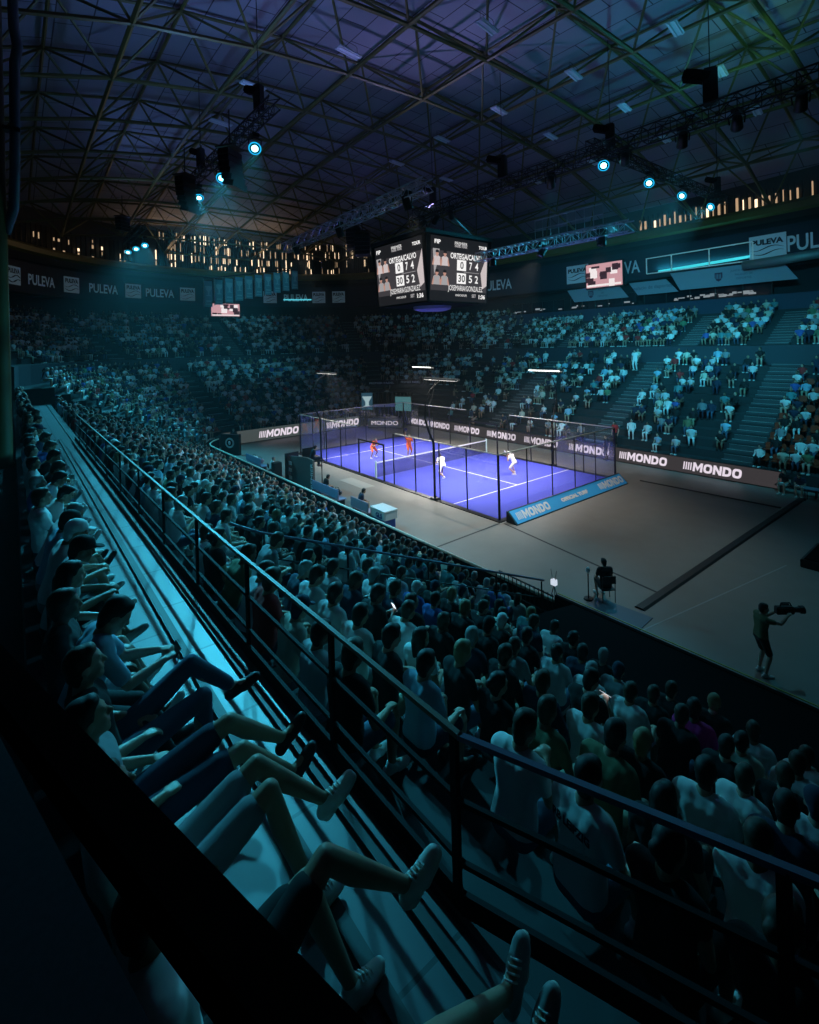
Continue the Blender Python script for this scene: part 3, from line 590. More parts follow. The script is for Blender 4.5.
e = empty('loudspeaker', (5.6, -4.5, 0), label='black floor loudspeaker beside the umpire stand', cat='loudspeaker'); b = MB(); b.box((5.6, -4.5, .5), (.5, .5, 1.0)); b.build('cabinet', BLACK, e, bevel=.02); b = MB(); b.lathe([(0, .19), (.02, .17)], (5.6, -4.24, .6), (0, 1, 0), 16); b.build('cone', mat('dark_grey', (.05, .05, .05), .6), e)
# black corner box with round white emblem
e = empty('corner_screen', (-3.6, -4.2, 0), label='black upright box with round white emblem at the end of the barrier', cat='sign'); b = MB(); b.box((-3.6, -4.2, .8), (1.6, .3, 1.6), .6); b.build('box_body', BLACK, e)
Rz = Matrix.Rotation(.6, 3, 'Z'); nn = Rz @ Vector((0, -1, 0)); c = Vector((-3.6, -4.2, .95)) + nn * .16; cq = Rz @ Vector((1, 0, 0)); b = MB(); b.lathe([(0, .40), (.02, .40)], c, nn, 24); o = b.build('emblem_disc', WP, e); b = MB(); b.lathe([(0, .26), (.02, .26)], c + nn * .012, nn, 24); b.build('emblem_ring', BLACK, o); b = MB(); b.ell(c + nn * .04, (.12, .03, .16), R=Rz); b.build('emblem_mark', WP, o)
# folding fence at the near end of the rail
e = empty('crowd_fence', (26.2, V0 - .08, .5), label='short black picket fence on the barrier where the drape begins', cat='fence'); b = MB()
for z in (.5, 1.05): b.tube((25.0, V0 - .08, z), (27.0, V0 - .08, z - .05), .025, 6)
b.build('rail', BLACK, e); 
for i in range(13): b = MB(); b.tube((25.05 + i * .16, V0 - .08, .5), (25.05 + i * .16, V0 - .08, 1.05), .015, 6); b.build('picket', BLACK, e)
# ---- dim corner behind the court: curtain, trophy screen, panels
e = empty('corner_curtain', (-6.2, 12.9, 0), label='black curtain across the corner tunnel behind the court', cat='curtain'); b = MB(); pts = [(-7.45, 10.6), (-7.1, 11.9), (-6.3, 13.0), (-5.2, 13.85), (-3.8, 14.2)]; vs = []
for i in range(60):
    t_ = i / 59 * 4; k = min(3, int(t_)); p = Vector((*pts[k], 0)).lerp(Vector((*pts[k + 1], 0)), t_ - k); w = .08 * math.sin(i * 1.4); vs += [(p.x + w, p.y - w, 0), (p.x + w, p.y - w, 3.3)]
b.add(vs, [(2 * i, 2 * i + 2, 2 * i + 3, 2 * i + 1) for i in range(59)]); o = b.build('drape', BLACKC, e); sm = o.modifiers.new('thickness', 'SOLIDIFY'); sm.thickness = .03
b = MB(); b.path([(x, y, 3.35) for x, y in pts], .05, 8); b.build('curtain_rail', BLACK, e)
def sign(x, y, z, w, h, ang, m, lab, cat='sign', txt=None, nm='corner_sign', tm=None, mark=False):
    e = empty(nm, (x, y, z), label=lab, cat=cat); R = Matrix.Rotation(ang, 3, 'Z'); n = R @ Vector((0, -1, 0)); t_ = R @ Vector((1, 0, 0))
    b = MB(); b.box((x, y, z), (w + .1, .14, h + .1), R=R); b.build('backing', BLACK, e); c = Vector((x, y, z)) + n * .08; b = MB(); b.box(c, (w, .02, h), R=R); b.build('sign_face', m, e)
    if txt: text('lettering', txt, h * .45, c, t_, (0, 0, 1), tm or WP, e, bold=.02, maxw=w * .8, lift=.02)
    if mark: b = MB(); b.prism([(-.5, .5), (.5, .5), (.18, -.05), (.18, -.4), (.4, -.5), (-.4, -.5), (-.18, -.4), (-.18, -.05)], c + n * .02, t_, (0, 0, 1), n, .01); b.build('cup_mark', tm or WP, e, fix=True)
A = math.radians(50)
sign(-6.7, 10.6, 2.6, 1.1, 1.7, A, em('navy_glow', (.02, .06, .09), 1.), 'small dark screen with pale cup emblem in the corner behind the court', 'screen', nm='cup_screen', tm=em('pale_glow', (.5, .7, .75), .6), mark=True)
sign(-4.7, 11.3, .55, 3.4, .9, A * .75, mat('pale_print_board', (.34, .38, .40), .7), 'low pale corner board with white lettering between the end and far boards', txt='MONDO', tm=LETT)
sign(-4.1, 13.2, 2.3, 1.7, 1.4, A * .6, em('teal_window', (.10, .30, .33), .5), 'teal glowing panel above the corner board', 'screen', nm='teal_panel')
sign(-6.9, 12.6, 4.3, 3.2, .45, A, BLACKC, 'thin dark sign with small white print above the corner tunnel', txt='PREMIER PADEL', nm='tunnel_sign')
sign(-4.2, 14.3, 4.4, 2.6, .45, A * .6, BLACKC, 'thin dark sign with small white print above the teal panel', txt='PREMIER PADEL', nm='tunnel_sign')
b = MB()
e = empty('broadcast_desk', (-5.6, 12.0, 0), label='grey boxed desk platform in the corner behind the court', cat='desk'); b = MB(); b.box((-5.6, 12.0, .9), (2.6, .8, .12), A); b.build('desk_top', ALU, e); b = MB(); b.box((-5.6, 12.0, .42), (2.5, .7, .84), A); b.build('desk_front', mat('grey_print_panel', (.1, .1, .1), .7), e); b = MB(); b.box((-5.75, 12.25, 2.1), (2.6, .08, .3), A); b.build('canopy_bar', ALU, e)
for s in (-1, 1): b = MB(); c = Vector((-5.75, 12.25, 1.5)) + Matrix.Rotation(A, 3, 'Z') @ Vector((s * 1.25, 0, 0)); b.tube(c - Vector((0, 0, .5)), c + Vector((0, 0, .6)), .04, 6); b.build('canopy_post', ALU, e)
# ================================================================== rails near the camera
e = empty('walkway_railing', (25, -15.6, 5.0), label='long black guard railing with flat brown and violet handrail along the tiled walkway', cat='railing')
RP = [(13.5, -15.66), (20.5, -15.64), (29.9, -15.6), (33.55, -15.55), (35.1, -14.95), (37.5, -13.6)]
def railpath(name, z, w, h, m, p=RP, par=None):
    b = MB()
    for i in range(len(p) - 1):
        a, c = Vector((*p[i], z)), Vector((*p[i + 1], z)); t = c - a; b.box((a + c) / 2, (t.length + .02, w, h), math.atan2(t.y, t.x))
    return b.build(name, m, par)
railpath('handrail', 5.985, .034, .03, RAILM, RP[:4], e); railpath('handrail', 5.985, .036, .03, mat('violet_lit_handrail', (.16, .10, .20), .5, .1), RP[3:], e)  # warm-lit brown and the violet end are put into the steel colours
railpath('middle_rail', 5.62, .028, .028, RAILB, RP, e); railpath('lower_rail', 5.28, .028, .028, RAILB, RP, e); railpath('kick_board', 5.06, .03, .12, RAILB, RP, e)
for u in (15, 17, 19, 21, 23, 25, 26.9, 28.7, 30.45, 32.15, 33.5, 34.9):
    k = max(i for i in range(len(RP) - 1) if RP[i][0] <= u); a, c = RP[k], RP[k + 1]; v = a[1] + (c[1] - a[1]) * (u - a[0]) / (c[0] - a[0])
    b = MB(); b.box((u, v, 5.49), (.05, .03, .98)); b.build('post', RAILB, e)
e = empty('stair_railing', (27, -10, 2.5), label='thin sloping handrail running down through the lower stand toward the barrier', cat='railing')
S = [Vector((26.35, -14.4, 5.0)), Vector((26.5, -13.9, 4.75)), Vector((27.2, -9.6, 3.1)), Vector((27.6, -6.9, 2.05))]
b = MB(); b.path(S, .025, 8); b.build('handrail', mat('mauve_rail', (.22, .18, .26), .5, .2), e, smooth=True)
b = MB(); b.path([p - Vector((0, 0, .45)) for p in S], .016, 6); b.build('middle_rail', BLACK, e)
for q in (.08, .3, .55, .8, .99):
    p = S[0].lerp(S[-1], q); b = MB(); b.tube(p - Vector((0, 0, 1.0)), p - Vector((0, 0, .04)), .02, 6); b.build('post', BLACK, e)
# bar and parapet right under the camera
def slanted(name, a, c, w, h, m, par, side=0):
    a = Vector(a); c = Vector(c); t = c - a; n = Vector((t.y, -t.x, 0)).normalized(); b = MB(); b.box((a + c) / 2 + n * side, (t.length, w, h), math.atan2(t.y, t.x)); return b.build(name, m, par, bevel=.008)
e = empty('balcony_rail', (34.2, -17.45, 7.0), label='thick black balcony bar right in front of the photographer', cat='railing')
slanted('top_bar', (32.6, -17.88, 7.47), (35.9, -16.99, 7.47), .075, .05, BLACKC, e, .038)
for k in (.18, .8): p = Vector((32.6, -17.88, 7.2)).lerp(Vector((35.9, -16.99, 7.2)), k); b = MB(); b.box(p + Vector((0, -.05, 0)), (.04, .04, .5)); b.build('post', BLACK, e)
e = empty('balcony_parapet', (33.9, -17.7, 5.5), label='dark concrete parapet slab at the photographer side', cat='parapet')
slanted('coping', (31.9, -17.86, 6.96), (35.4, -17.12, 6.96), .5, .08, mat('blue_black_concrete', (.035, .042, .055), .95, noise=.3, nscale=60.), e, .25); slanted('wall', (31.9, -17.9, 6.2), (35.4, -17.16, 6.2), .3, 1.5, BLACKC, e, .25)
# ================================================================== rigging
def box_truss(par, p, q, w, nseg, m, nm='lattice'):
    p, q = Vector(p), Vector(q); t = (q - p).normalized(); s = t.cross(Vector((0, 0, 1))).normalized(); u = Vector((0, 0, 1)); cs = [s * (a * w / 2) + u * (c * w / 2) for a, c in ((-1, -1), (1, -1), (1, 1), (-1, 1))]
    for c in cs: b = MB(); b.tube(p + c, q + c, .035, 6); b.build('chord', m, par)
    b = MB()
    for i in range(nseg):
        a, z = p.lerp(q, i / nseg), p.lerp(q, (i + 1) / nseg)
        for k in range(4): c1, c2 = cs[k], cs[(k + 1) % 4]; b.tube(a + (c1 if i % 2 else c2), z + (c2 if i % 2 else c1), .018, 4); b.tube(a + c1, a + c2, .018, 4)
    b.build(nm, m, par)
BT = mat('black_truss', (.02, .02, .024), .5, .3)
def truss(lab, p, q, w, n, m):
    e = empty('lighting_truss', (Vector(p) + Vector(q)) / 2, label=lab, cat='lighting truss'); box_truss(e, p, q, w, n, m); return e
truss('long black box truss hung level above the middle of the court', (9.0, 4.6, 17.1), (36.0, 4.55, 17.1), .62, 44, BT)
truss('silver box truss above the near side of the court', (3.5, -2.6, 15.0), (19.5, -3.4, 15.0), .55, 30, ALU)
truss('silver box truss reaching the scoreboard over the middle of the floor', (14.3, 5.05, 13.4), (24.0, 5.05, 13.4), .5, 20, ALU)
truss('black lighting truss across the hall with the far row of cyan lamps', (22.1, 4.9, 17.75), (22.1, 22.5, 17.75), .45, 30, BT)
truss('black lighting truss over the near stand with the near row of cyan lamps', (4.0, -8.9, 18.1), (16.5, -8.9, 18.1), .45, 22, BT)
truss('black lighting truss deep over the end of the near stand', (-15.5, -9.1, 18.1), (-8.0, -9.1, 18.1), .45, 14, BT)
e = empty('truss_cage', (20.5, 5.05, 13.9), label='silver open cage standing on the truss beside the scoreboard', cat='cage'); b = MB()
for z in (13.75, 14.25, 14.75): b.tube((18.6, 5.05, z), (22.6, 5.05, z), .025, 6)
b.build('rails', ALU, e); b = MB()
for i in range(9): b.tube((18.6 + .5 * i, 5.05, 13.65), (18.6 + .5 * i, 5.05, 14.75), .02, 6)
b.build('bars', ALU, e)
# cyan beam lamps
LENS = em('cyan_lamp_lens', (.22, .86, 1.0), 9.); HALOL = em('cyan_lens_halo', (.01, .42, .75), 1.3)  # the outer glowing ring imitates the halo of glare round each lens
def beam_lamp(loc, aim, lab, grp, power, ang, lit=True, hang=.55, eye=True):
    loc = Vector(loc); d = (Vector(aim) - loc).normalized(); e = empty('stage_lamp', loc, label=lab, cat='stage lamp', group=grp)
    b = MB(); b.lathe([(-.42, .10), (-.40, .16), (-.1, .19), (.16, .21), (.24, .22), (.24, .17), (.2, .16)], loc, d, 16); b.build('lamp_head', BLACK, e, smooth=True)
    s = d.cross(Vector((0, 0, 1))).normalized(); b = MB(); b.path([loc + s * .24, loc + s * .27 + Vector((0, 0, .3)), loc + Vector((0, 0, .42)), loc - s * .27 + Vector((0, 0, .3)), loc - s * .24], .03, 6); b.build('yoke', BLACK, e)
    b = MB(); b.box(loc + Vector((0, 0, .5)), (.3, .3, .16)); b.tube(loc + Vector((0, 0, .5)), loc + Vector((0, 0, hang + .1)), .03, 6); b.build('base', BLACK, e)
    b = MB(); b.lathe([(.21, .19), (.225, .18), (.25, .12), (.262, .02)], loc, d, 16); b.build('lens', LENS if lit else mat('dark_lens', (.02, .04, .05), .1), e)
    if lit: b = MB(); b.lathe([(.20, .27), (.225, .275), (.235, .19), (.22, .18)], loc, d, 20); b.build('lens_halo', HALOL, e, fix=True)
    if lit and power: lamp('SPOT', 'beam', loc + d * .34, power, CYAN, aim=aim, size=.16, ang=ang, blend=.8)
G1, G2, G3 = 'cyan stage lamps over the near stand', 'cyan stage lamps across the hall', 'cyan stage lamps deep over the end stand'
beam_lamp((14.39, -8.91, 17), (28.8, -15.7, 5.0), 'brightest cyan stage lamp of the near row, closest to the camera', G1, 9000, 22)
beam_lamp((9.79, -8.85, 17), (24.5, -14.5, 4.6), 'middle cyan stage lamp of the near row', G1, 15000, 38)
beam_lamp((6.02, -8.9, 17), (13.0, -11.5, 3.5), 'last cyan stage lamp of the near row, half hidden by speakers', G1, 19000, 62)
for i, (u, v) in enumerate(((-9.77, -8.7), (-11.6, -9.0), (-13.4, -9.3))): beam_lamp((u, v, 17), [(2, -10, 3), (-1, -11, 3), (-5, -12, 3)][i], '%s cyan stage lamp of the deep row from the court' % ORD[i], G3, [10000, 4000, 5000][i], 80)
for i, (v, aim, pw, an) in enumerate(((6.09, (33.0, -12.0, 4.4), 900, 36), (10.9, (29.0, -11.5, 3.0), 2000, 40), (15.2, (22.0, -10., 2.5), 6500, 46), (19.7, (12, -10, 2), 12000, 52))): beam_lamp((22.1, v, 17), aim, '%s cyan stage lamp of the row across the hall, from the middle' % ORD[i], G2, pw, an, hang=.5)
# black cans added to the middle truss to light the far and end stands
for i, (u, aim, pw, an) in enumerate(((30.5, (25.0, 20, 5), 8000, 62), (26.5, (18.0, 20, 5), 8000, 62), (20.0, (9., 20.5, 5.), 7000, 70), (28.5, (20.0, 29, 9.5), 9000, 46), (24.0, (10., 29, 9.5), 7000, 56), (12.5, (-2., 24, 7), 4500, 70), (11.0, (-12, 8, 2), 4800, 46), (9.6, (-12., -1, 3), 6500, 54))):
    beam_lamp((u, 4.6, 16.35), aim, 'added black wash lamp hung under the middle truss, %s from its outer end' % ORD[[0, 2, 4, 1, 3, 5, 6, 7][i]], 'added black wash lamps under the middle truss', pw, an, lit=False, hang=.45)
    lamp('SPOT', 'wash', Vector((u, 4.6, 16.35)) + (Vector(aim) - Vector((u, 4.6, 16.35))).normalized() * .36, pw, (.06, .60, .85), aim=aim, size=.15, ang=an, blend=.9)
# white court floods on the trusses
for i, (p, aim, pw, an) in enumerate((((5.5, -2.7, 14.5), (5, 4, 0), 4000, 62), ((11.5, -3.0, 14.5), (11, 4, 0), 4200, 62), ((18.0, -3.35, 14.5), (16.5, 4.5, 0), 4200, 64), ((15.5, 5.05, 12.95), (13.5, 7.5, 0), 2600, 74), ((22.5, 5.05, 12.95), (22.5, 1.5, 0), 1250, 80), ((19, 5.05, 12.95), (16, -4, 0), 3800, 72))):
    beam_lamp(p, aim, 'black court flood hung under a silver truss, %s from the far end' % ORD[[0, 1, 3, 2, 5, 4][i]], 'white court floods', 0, an, lit=False, hang=.4)
    lamp('SPOT', 'flood', Vector(p) + (Vector(aim) - Vector(p)).normalized() * .36, pw, (1., .93, .84), aim=aim, size=.2, ang=an, blend=1.)
# added upward spots, without fixtures, that tint the roof
for p, aim, pw, c, an in (((10, 5, 17.5), (17, 0, 28), 1700, (.40, .36, 1.), 150), ((14, -3.2, 15.6), (22, -9, 28), 1100, (.34, .34, 1.), 140), ((22.1, 14, 18.2), (22, 14, 28), 950, (.05, .5, .8), 165), ((10, -8.9, 18.5), (8, -9, 28), 800, (.14, .34, .85), 165), ((30, 4.6, 17.6), (30, 4.6, 28), 1000, (.05, .5, .7), 160), ((-12, -8.9, 18.5), (-10, -2, 28), 800, (.16, .30, .80), 165)):
    lamp('SPOT', 'added_roof_wash', p, pw, c, aim=aim, size=.3, ang=an, blend=1.)
lamp('SPOT', 'green_wash', (29.5, 8, 17.6), 1000, (.25, 1., .30), aim=(26.3, 14.5, 24), size=.1, ang=34, blend=.8)
lamp('AREA', 'clerestory_daylight', (-33.5, 5, 21.5), 230, (1., .62, .34), aim=(-20, 3, 26), sx=18, sy=2.5)
# speakers, hoists, banners and unlit tube fittings
def array_speaker(x, y, z, n, lab, ang=0.6):
    e = empty('line_array_speaker', (x, y, z), ang, label=lab, cat='loudspeaker', group='hanging line array speakers')
    for i in range(n): b = MB(); b.box((.03 * i * i * .3, 0, -.28 * i), (.55, 1.0, .25), R=Matrix.Rotation(.05 * i, 3, 'Y')); b.build('cabinet', BLACK, e, world=False, bevel=.01)
    b = MB(); b.box((0, 0, .25), (.9, .9, .06)); b.tube((0, 0, .25), (0, 0, 2.0), .03, 6); b.build('hanging_frame', BLACK, e, world=False)
array_speaker(13.2, -9.6, 16.9, 6, 'curved black speaker stack hanging beside the brightest near lamp'); array_speaker(6.3, -9.7, 17.6, 7, 'curved black speaker stack hanging by the last near lamp'); array_speaker(-12.0, -9.9, 19.3, 4, 'small black speaker stack hanging in the deep lamp row')
array_speaker(8.0, .8, 15.4, 5, 'black speaker stack hanging left of the scoreboard', 2.4); array_speaker(6.0, 1.4, 16.2, 5, 'black speaker stack hanging behind the scoreboard top', 2.4)
def hoist(x, y, z, lab, s=1.):
    e = empty('chain_hoist', (x, y, z), .4, label=lab, cat='hoist', group='chain hoists on the trusses'); b = MB(); b.box((0, 0, .55 * s), (.4 * s, .35 * s, 1.1 * s)); b.build('motor', BLACK, e, bevel=.05, world=False)
    b = MB(); b.box((-.35 * s, 0, .95 * s), (.8 * s, .4 * s, .32 * s), R=Matrix.Rotation(.35, 3, 'Y')); b.build('chain_bag', BLACKC, e, bevel=.06, world=False); b = MB(); b.tube((0, 0, 1.1 * s), (0, 0, 23.5 - z), .02, 5); b.build('chain', BLACK, e, world=False)
for x, y, z, lab, s in ((27.6, 4.6, 17.45, 'big black chain hoist standing on the middle truss near a lit ceiling fitting', 1.3), (16.8, 4.6, 17.45, 'black chain hoist partway along the middle truss', 1.2), (22.1, 6.8, 18.0, 'black chain hoist where the cross truss meets the middle truss', 1.1), (10.8, 4.6, 17.45, 'black chain hoist above the scoreboard', 1.), (22.1, 20.6, 18.0, 'black chain hoist at the far end of the cross truss', 1.), (14.9, -8.9, 18.4, 'black chain hoist above the brightest near lamp', 1.), (6.5, -8.9, 18.4, 'black chain hoist above the last near lamp', 1.)): hoist(x, y, z, lab, s)
FIT = mat('fitting_white', (.55, .6, .66), .4)
fl = [(30.2, 4.9), (32.6, 8.6), (24.5, 1.5), (24.5, 9.0), (18.7, 1.5), (18.7, 9.0), (12.9, -3.0), (12.9, 9.0), (18.7, -6.0), (24.5, -6.0), (7.1, -6.0), (12.9, 14.8), (18.7, 14.8), (24.5, 14.8), (7.1, 14.8), (1.3, 9.0), (1.3, 14.8), (18.7, 20.6), (12.9, 20.6), (7.1, 20.6), (24.5, 20.6), (1.3, -6.), (7.1, 9.0), (1.3, 20.6), (-4.5, 14.8)]
fl.sort(key=lambda p: (p[0] - CAM.x) ** 2 + (p[1] - CAM.y) ** 2)
for i, (x, y) in enumerate(fl):
    z = zroof(x, y) - 3.75; e = empty('ceiling_light', (x, y, z), .15, label='unlit twin tube ceiling fitting hung under the roof frame, %s nearest to the camera' % ordinal(i), cat='ceiling light', group='unlit tube fittings under the roof frame')
    b = MB(); b.box((0, 0, .06), (.5, 1.5, .07)); b.build('housing', FIT, e, world=False)
    for sx in (-.14, .14): b = MB(); b.tube((sx, -.7, 0), (sx, .7, 0), .045, 8); b.build('tube', mat('frosted_tube', (.7, .76, .8), .3), e, world=False)
    b = MB(); b.path([(0, -.6, .09), (0, -.6, .55), (0, -.5, .62), (0, .5, .62), (0, .6, .55), (0, .6, .09)], .012, 4); b.build('hanger', BLACK, e, world=False)
bp_ = MB(); bp_.box((-32.6, 19.2, 18.5), (.5, 1.6, 5.5), .5); tag(bp_.build('vertical_banner', BLACKC), 'dark vertical banner hanging in front of the bright slits', 'banner')

lamp('SPOT', 'added_floor_wash', (30.5, 4.7, 16.0), 1100, (.10, .62, .85), aim=(31.5, 0, 0), size=.2, ang=70, blend=1.)  # added cyan spot with no fixture, tints the floor at the right

lamp('SPOT', 'added_pennant_wash', (9.0, 5.6, 16.3), 5200, (.06, .62, .85), aim=(-22, 5.5, 15.2), size=.2, ang=20, blend=.6)  # no lamp hangs here; spot put in to brighten the pennants
# ================================================================== figures
def smat(n, c, r=.85): return mat(n, c, r)
SKIN = [smat('skin_%s' % n, c, .5) for n, c in (('fair', (.52, .33, .25)), ('tan', (.40, .24, .16)), ('deep', (.20, .11, .075)))]
FEAT = smat('dark_features', (.03, .02, .02))
HAIRM = [smat('hair_%s' % n, c, .6) for n, c in (('black', (.012, .010, .010)), ('brown', (.05, .03, .018)), ('grey', (.30, .30, .30)), ('fair', (.28, .20, .10)))]
SHIRT = {'white': (.78, .78, .78), 'pale': (.60, .62, .64), 'cream': (.62, .58, .48), 'sky': (.30, .48, .62), 'grey': (.26, .27, .29), 'navy': (.025, .035, .07), 'black': (.014, .014, .016), 'green': (.12, .22, .12), 'teal': (.10, .28, .30), 'blue': (.06, .12, .38), 'red': (.42, .03, .03), 'pink': (.85, .03, .26), 'olive': (.16, .17, .09), 'orange': (.75, .13, .04)}
SHM = {k: smat('cloth_' + k, v, .9) for k, v in SHIRT.items()}
TRO = {'navy': SHM['navy'], 'black': SHM['black'], 'beige': smat('cloth_beige', (.36, .30, .21)), 'white': SHM['white'], 'grey': SHM['grey'], 'denim': smat('cloth_denim', (.07, .11, .18))}
SHOEM = {'white': smat('shoe_white', (.72, .72, .70), .6), 'black': smat('shoe_black', (.02, .02, .022), .5), 'grey': smat('shoe_grey', (.3, .3, .3), .6)}
SOLE = smat('pale_sole', (.65, .64, .6), .6); LACE = smat('lace_cloth', (.8, .8, .78), .8)
def ik(a, c, l1, l2, pole):
    a, c, pole = Vector(a), Vector(c), Vector(pole); d = c - a; L = min(d.length, (l1 + l2) * .995); d.normalize(); x = (l1 * l1 - l2 * l2 + L * L) / (2 * L); h = math.sqrt(max(0, l1 * l1 - x * x)); pp = (pole - d * pole.dot(d))
    pp = pp.normalized() if pp.length > 1e-4 else Vector((0, 0, 1)); return a + d * x + pp * h, a + d * L
def remesh(b, voxel, name, mats, smooth=3, feat=None):
    me = bpy.data.meshes.new('tmp'); me.from_pydata(b.v, [], b.f); o = bpy.data.objects.new('tmp', me); COL.objects.link(o)
    bm = bmesh.new(); bm.from_mesh(me); bmesh.ops.recalc_face_normals(bm, faces=bm.faces); bm.to_mesh(me); bm.free()
    m = o.modifiers.new('r', 'REMESH'); m.mode = 'VOXEL'; m.voxel_size = voxel; m.use_smooth_shade = True
    if smooth: s = o.modifiers.new('s', 'SMOOTH'); s.factor = .5; s.iterations = smooth
    r = bpy.data.meshes.new_from_object(o.evaluated_get(dg())); bpy.data.objects.remove(o); r.name = name; r.materials.clear()
    for k in (mats if isinstance(mats, (list, tuple)) else [mats]): r.materials.append(k)
    r.polygons.foreach_set('use_smooth', [True] * len(r.polygons))
    if feat:
        for p in r.polygons:
            for c, rad in feat:
                if (p.center - c).length < rad: p.material_index = 1; break
    return r
class Fig: pass
def figure(hz=.50, lean=8., side=0., head=(0, 0), hands=None, feet=None, knees=None, toes=None, hair='short', sleeve=.5, legs='shorts', voxel=.013, curl=.5, knee_pole=None, twist=0., elbow_out=.5, detail=False, fine=.0):
    """One seated or standing person looking along +X, hips at height hz above the ground at the origin. Returns meshes: body, shirt, trousers, hair, two shoes."""
    H = Vector((0, 0, hz)); le = math.radians(lean); si = math.radians(side); up_ = Vector((math.sin(le), math.sin(si), math.cos(le))).normalized()
    Rt = Matrix.Rotation(math.radians(twist), 3, 'Z'); lat = Rt @ Vector((0, 1, 0)); lat = (lat - up_ * lat.dot(up_)).normalized()
    fw = lat.cross(up_).normalized()
    W_ = H + up_ * .20; C = H + up_ * .38; N = H + up_ * .50; HB_ = N + up_ * .02 + fw * .02
    hy, hp = math.radians(head[0]), math.radians(head[1]); RH = Matrix((fw, lat, fw.cross(lat))).transposed() @ Matrix.Rotation(hy, 3, 'Z') @ Matrix.Rotation(hp, 3, 'Y')
    HD = HB_ + up_ * .085 + RH @ Vector((.025, 0, .035)); hv = lambda x, y, z: HD + RH @ Vector((x, y, z))
    b = MB(); t = MB(); tr = MB()
    def trunk(B, e):
        for s in (-1, 0, 1):
            B.cap(H + lat * (.075 * s) + up_ * .0, W_ + lat * (.055 * s), .105 + e, .092 + e, 12); B.cap(W_ + lat * (.055 * s), C + lat * (.085 * s) - fw * .0, .092 + e, .108 + e, 12)
        B.cap(C + lat * .09, N + lat * .10 - up_ * .055, .10 + e, .075 + e, 12); B.cap(C - lat * .09, N - lat * .10 - up_ * .055, .10 + e, .075 + e, 12); B.cap(N - lat * .165 - up_ * .055, N + lat * .165 - up_ * .055, .066 + e, None, 12)
    trunk(b, 0.)
    b.cap(N - up_ * .05 - fw * .01, HB_ + up_ * .06, .062, .054, 12); b.cap(N - lat * .10 - up_ * .03, N + lat * .10 - up_ * .03, .05, None, 10)
    b.ell(hv(-.005, 0, .025), (.098, .078, .100), RH, 18, 12); b.ell(hv(.028, 0, -.045), (.066, .060, .068), RH, 14, 10); b.cap(hv(.055, 0, -.085), hv(.060, 0, -.09), .030, None, 8)
    b.cap(hv(.093, 0, .012), hv(.108, 0, -.022), .010, .016, 8); b.cap(hv(.082, -.035, .030), hv(.082, .035, .030), .014, None, 8)
    for s in (-1, 1): b.ell(hv(-.005, .079 * s, -.008), (.020, .011, .031), RH, 8, 6); b.ell(hv(.068, .042 * s, -.03), (.02, .02, .024), RH, 8, 6)
    b.cap(hv(.088, -.02, -.056), hv(.088, .02, -.056), .009, None, 6)
    feat = [(hv(.090, s * .032, .012), .011) for s in (-1, 1)] + [(hv(.096, s * .010, -.056), .009) for s in (-1, 1)]
    hands = hands or [(.36, -.16, hz + .12), (.36, .16, hz + .12)]; feet = feet or [(.42, -.11, .08), (.42, .11, .08)]; toes = toes or [(1, -.15, 0), (1, .15, 0)]
    F = Fig(); F.hand, F.palm = [], []; t2 = t; trunk(t, .016); t.v = [v for v in t.v]
    for k, s in enumerate((-1, 1)):
        S = N + lat * (.19 * s) - up_ * .065; el, hd = ik(S, hands[k], .29, .27, Vector((-.55, s * elbow_out, -.7)))
        b.cap(S, S.lerp(el, .5), .052, .046); b.cap(S.lerp(el, .5), el, .046, .038); b.cap(el, el.lerp(hd, .4), .040, .040); b.cap(el.lerp(hd, .4), hd, .040, .026)
        d = (hd - el).normalized(); side_ = d.cross(Vector((0, 0, 1))); side_ = side_.normalized() if side_.length > .1 else Vector((0, 1, 0)); nr = side_.cross(d).normalized()
        kn = []
        for i in range(4):
            o = side_ * ((i - 1.5) * .021); kk = hd + d * (.085 - .006 * abs(i - 1.2)) + o; b.cap(hd + d * .01 + o * .55, kk, .015, .0125, 8); kn.append(kk)
        for i in range(4):
            L = (.072, .080, .075, .058)[i]; a1 = curl * .9; a2 = curl * 1.9; d1 = (d * math.cos(a1) - nr * math.sin(a1)); d2 = (d * math.cos(a2) - nr * math.sin(a2)); d1 = (d1 + side_ * (i - 1.5) * .07).normalized(); m1 = kn[i] + d1 * L * .52; b.cap(kn[i], m1, .0105, .0095, 8); b.cap(m1, m1 + d2 * L * .5, .0095, .0078, 8)
        ts = side_ * (-s if False else (1 if side_.y * s < 0 else -1)); tb = hd + d * .025 + ts * .026; tm = tb + (d * .6 + ts * .7 - nr * .4).normalized() * .042; b.cap(tb, tm, .0145, .012, 8); b.cap(tm, tm + (d * .9 + ts * .15 - nr * .5 * (1 + curl)).normalized() * .034, .0115, .009, 8)
        F.hand.append(hd + d * .085 - nr * .03); F.palm.append((d, nr, side_))
        if sleeve > 0:
            e = S.lerp(el, min(1, sleeve)); t.cap(S - lat * (.03 * s), S, .070, .070); t.cap(S, e, .068, .060 if sleeve < 1 else .05)
            if sleeve > 1: t.cap(el, el.lerp(hd, sleeve - 1), .053, .040)
    F.foot = []
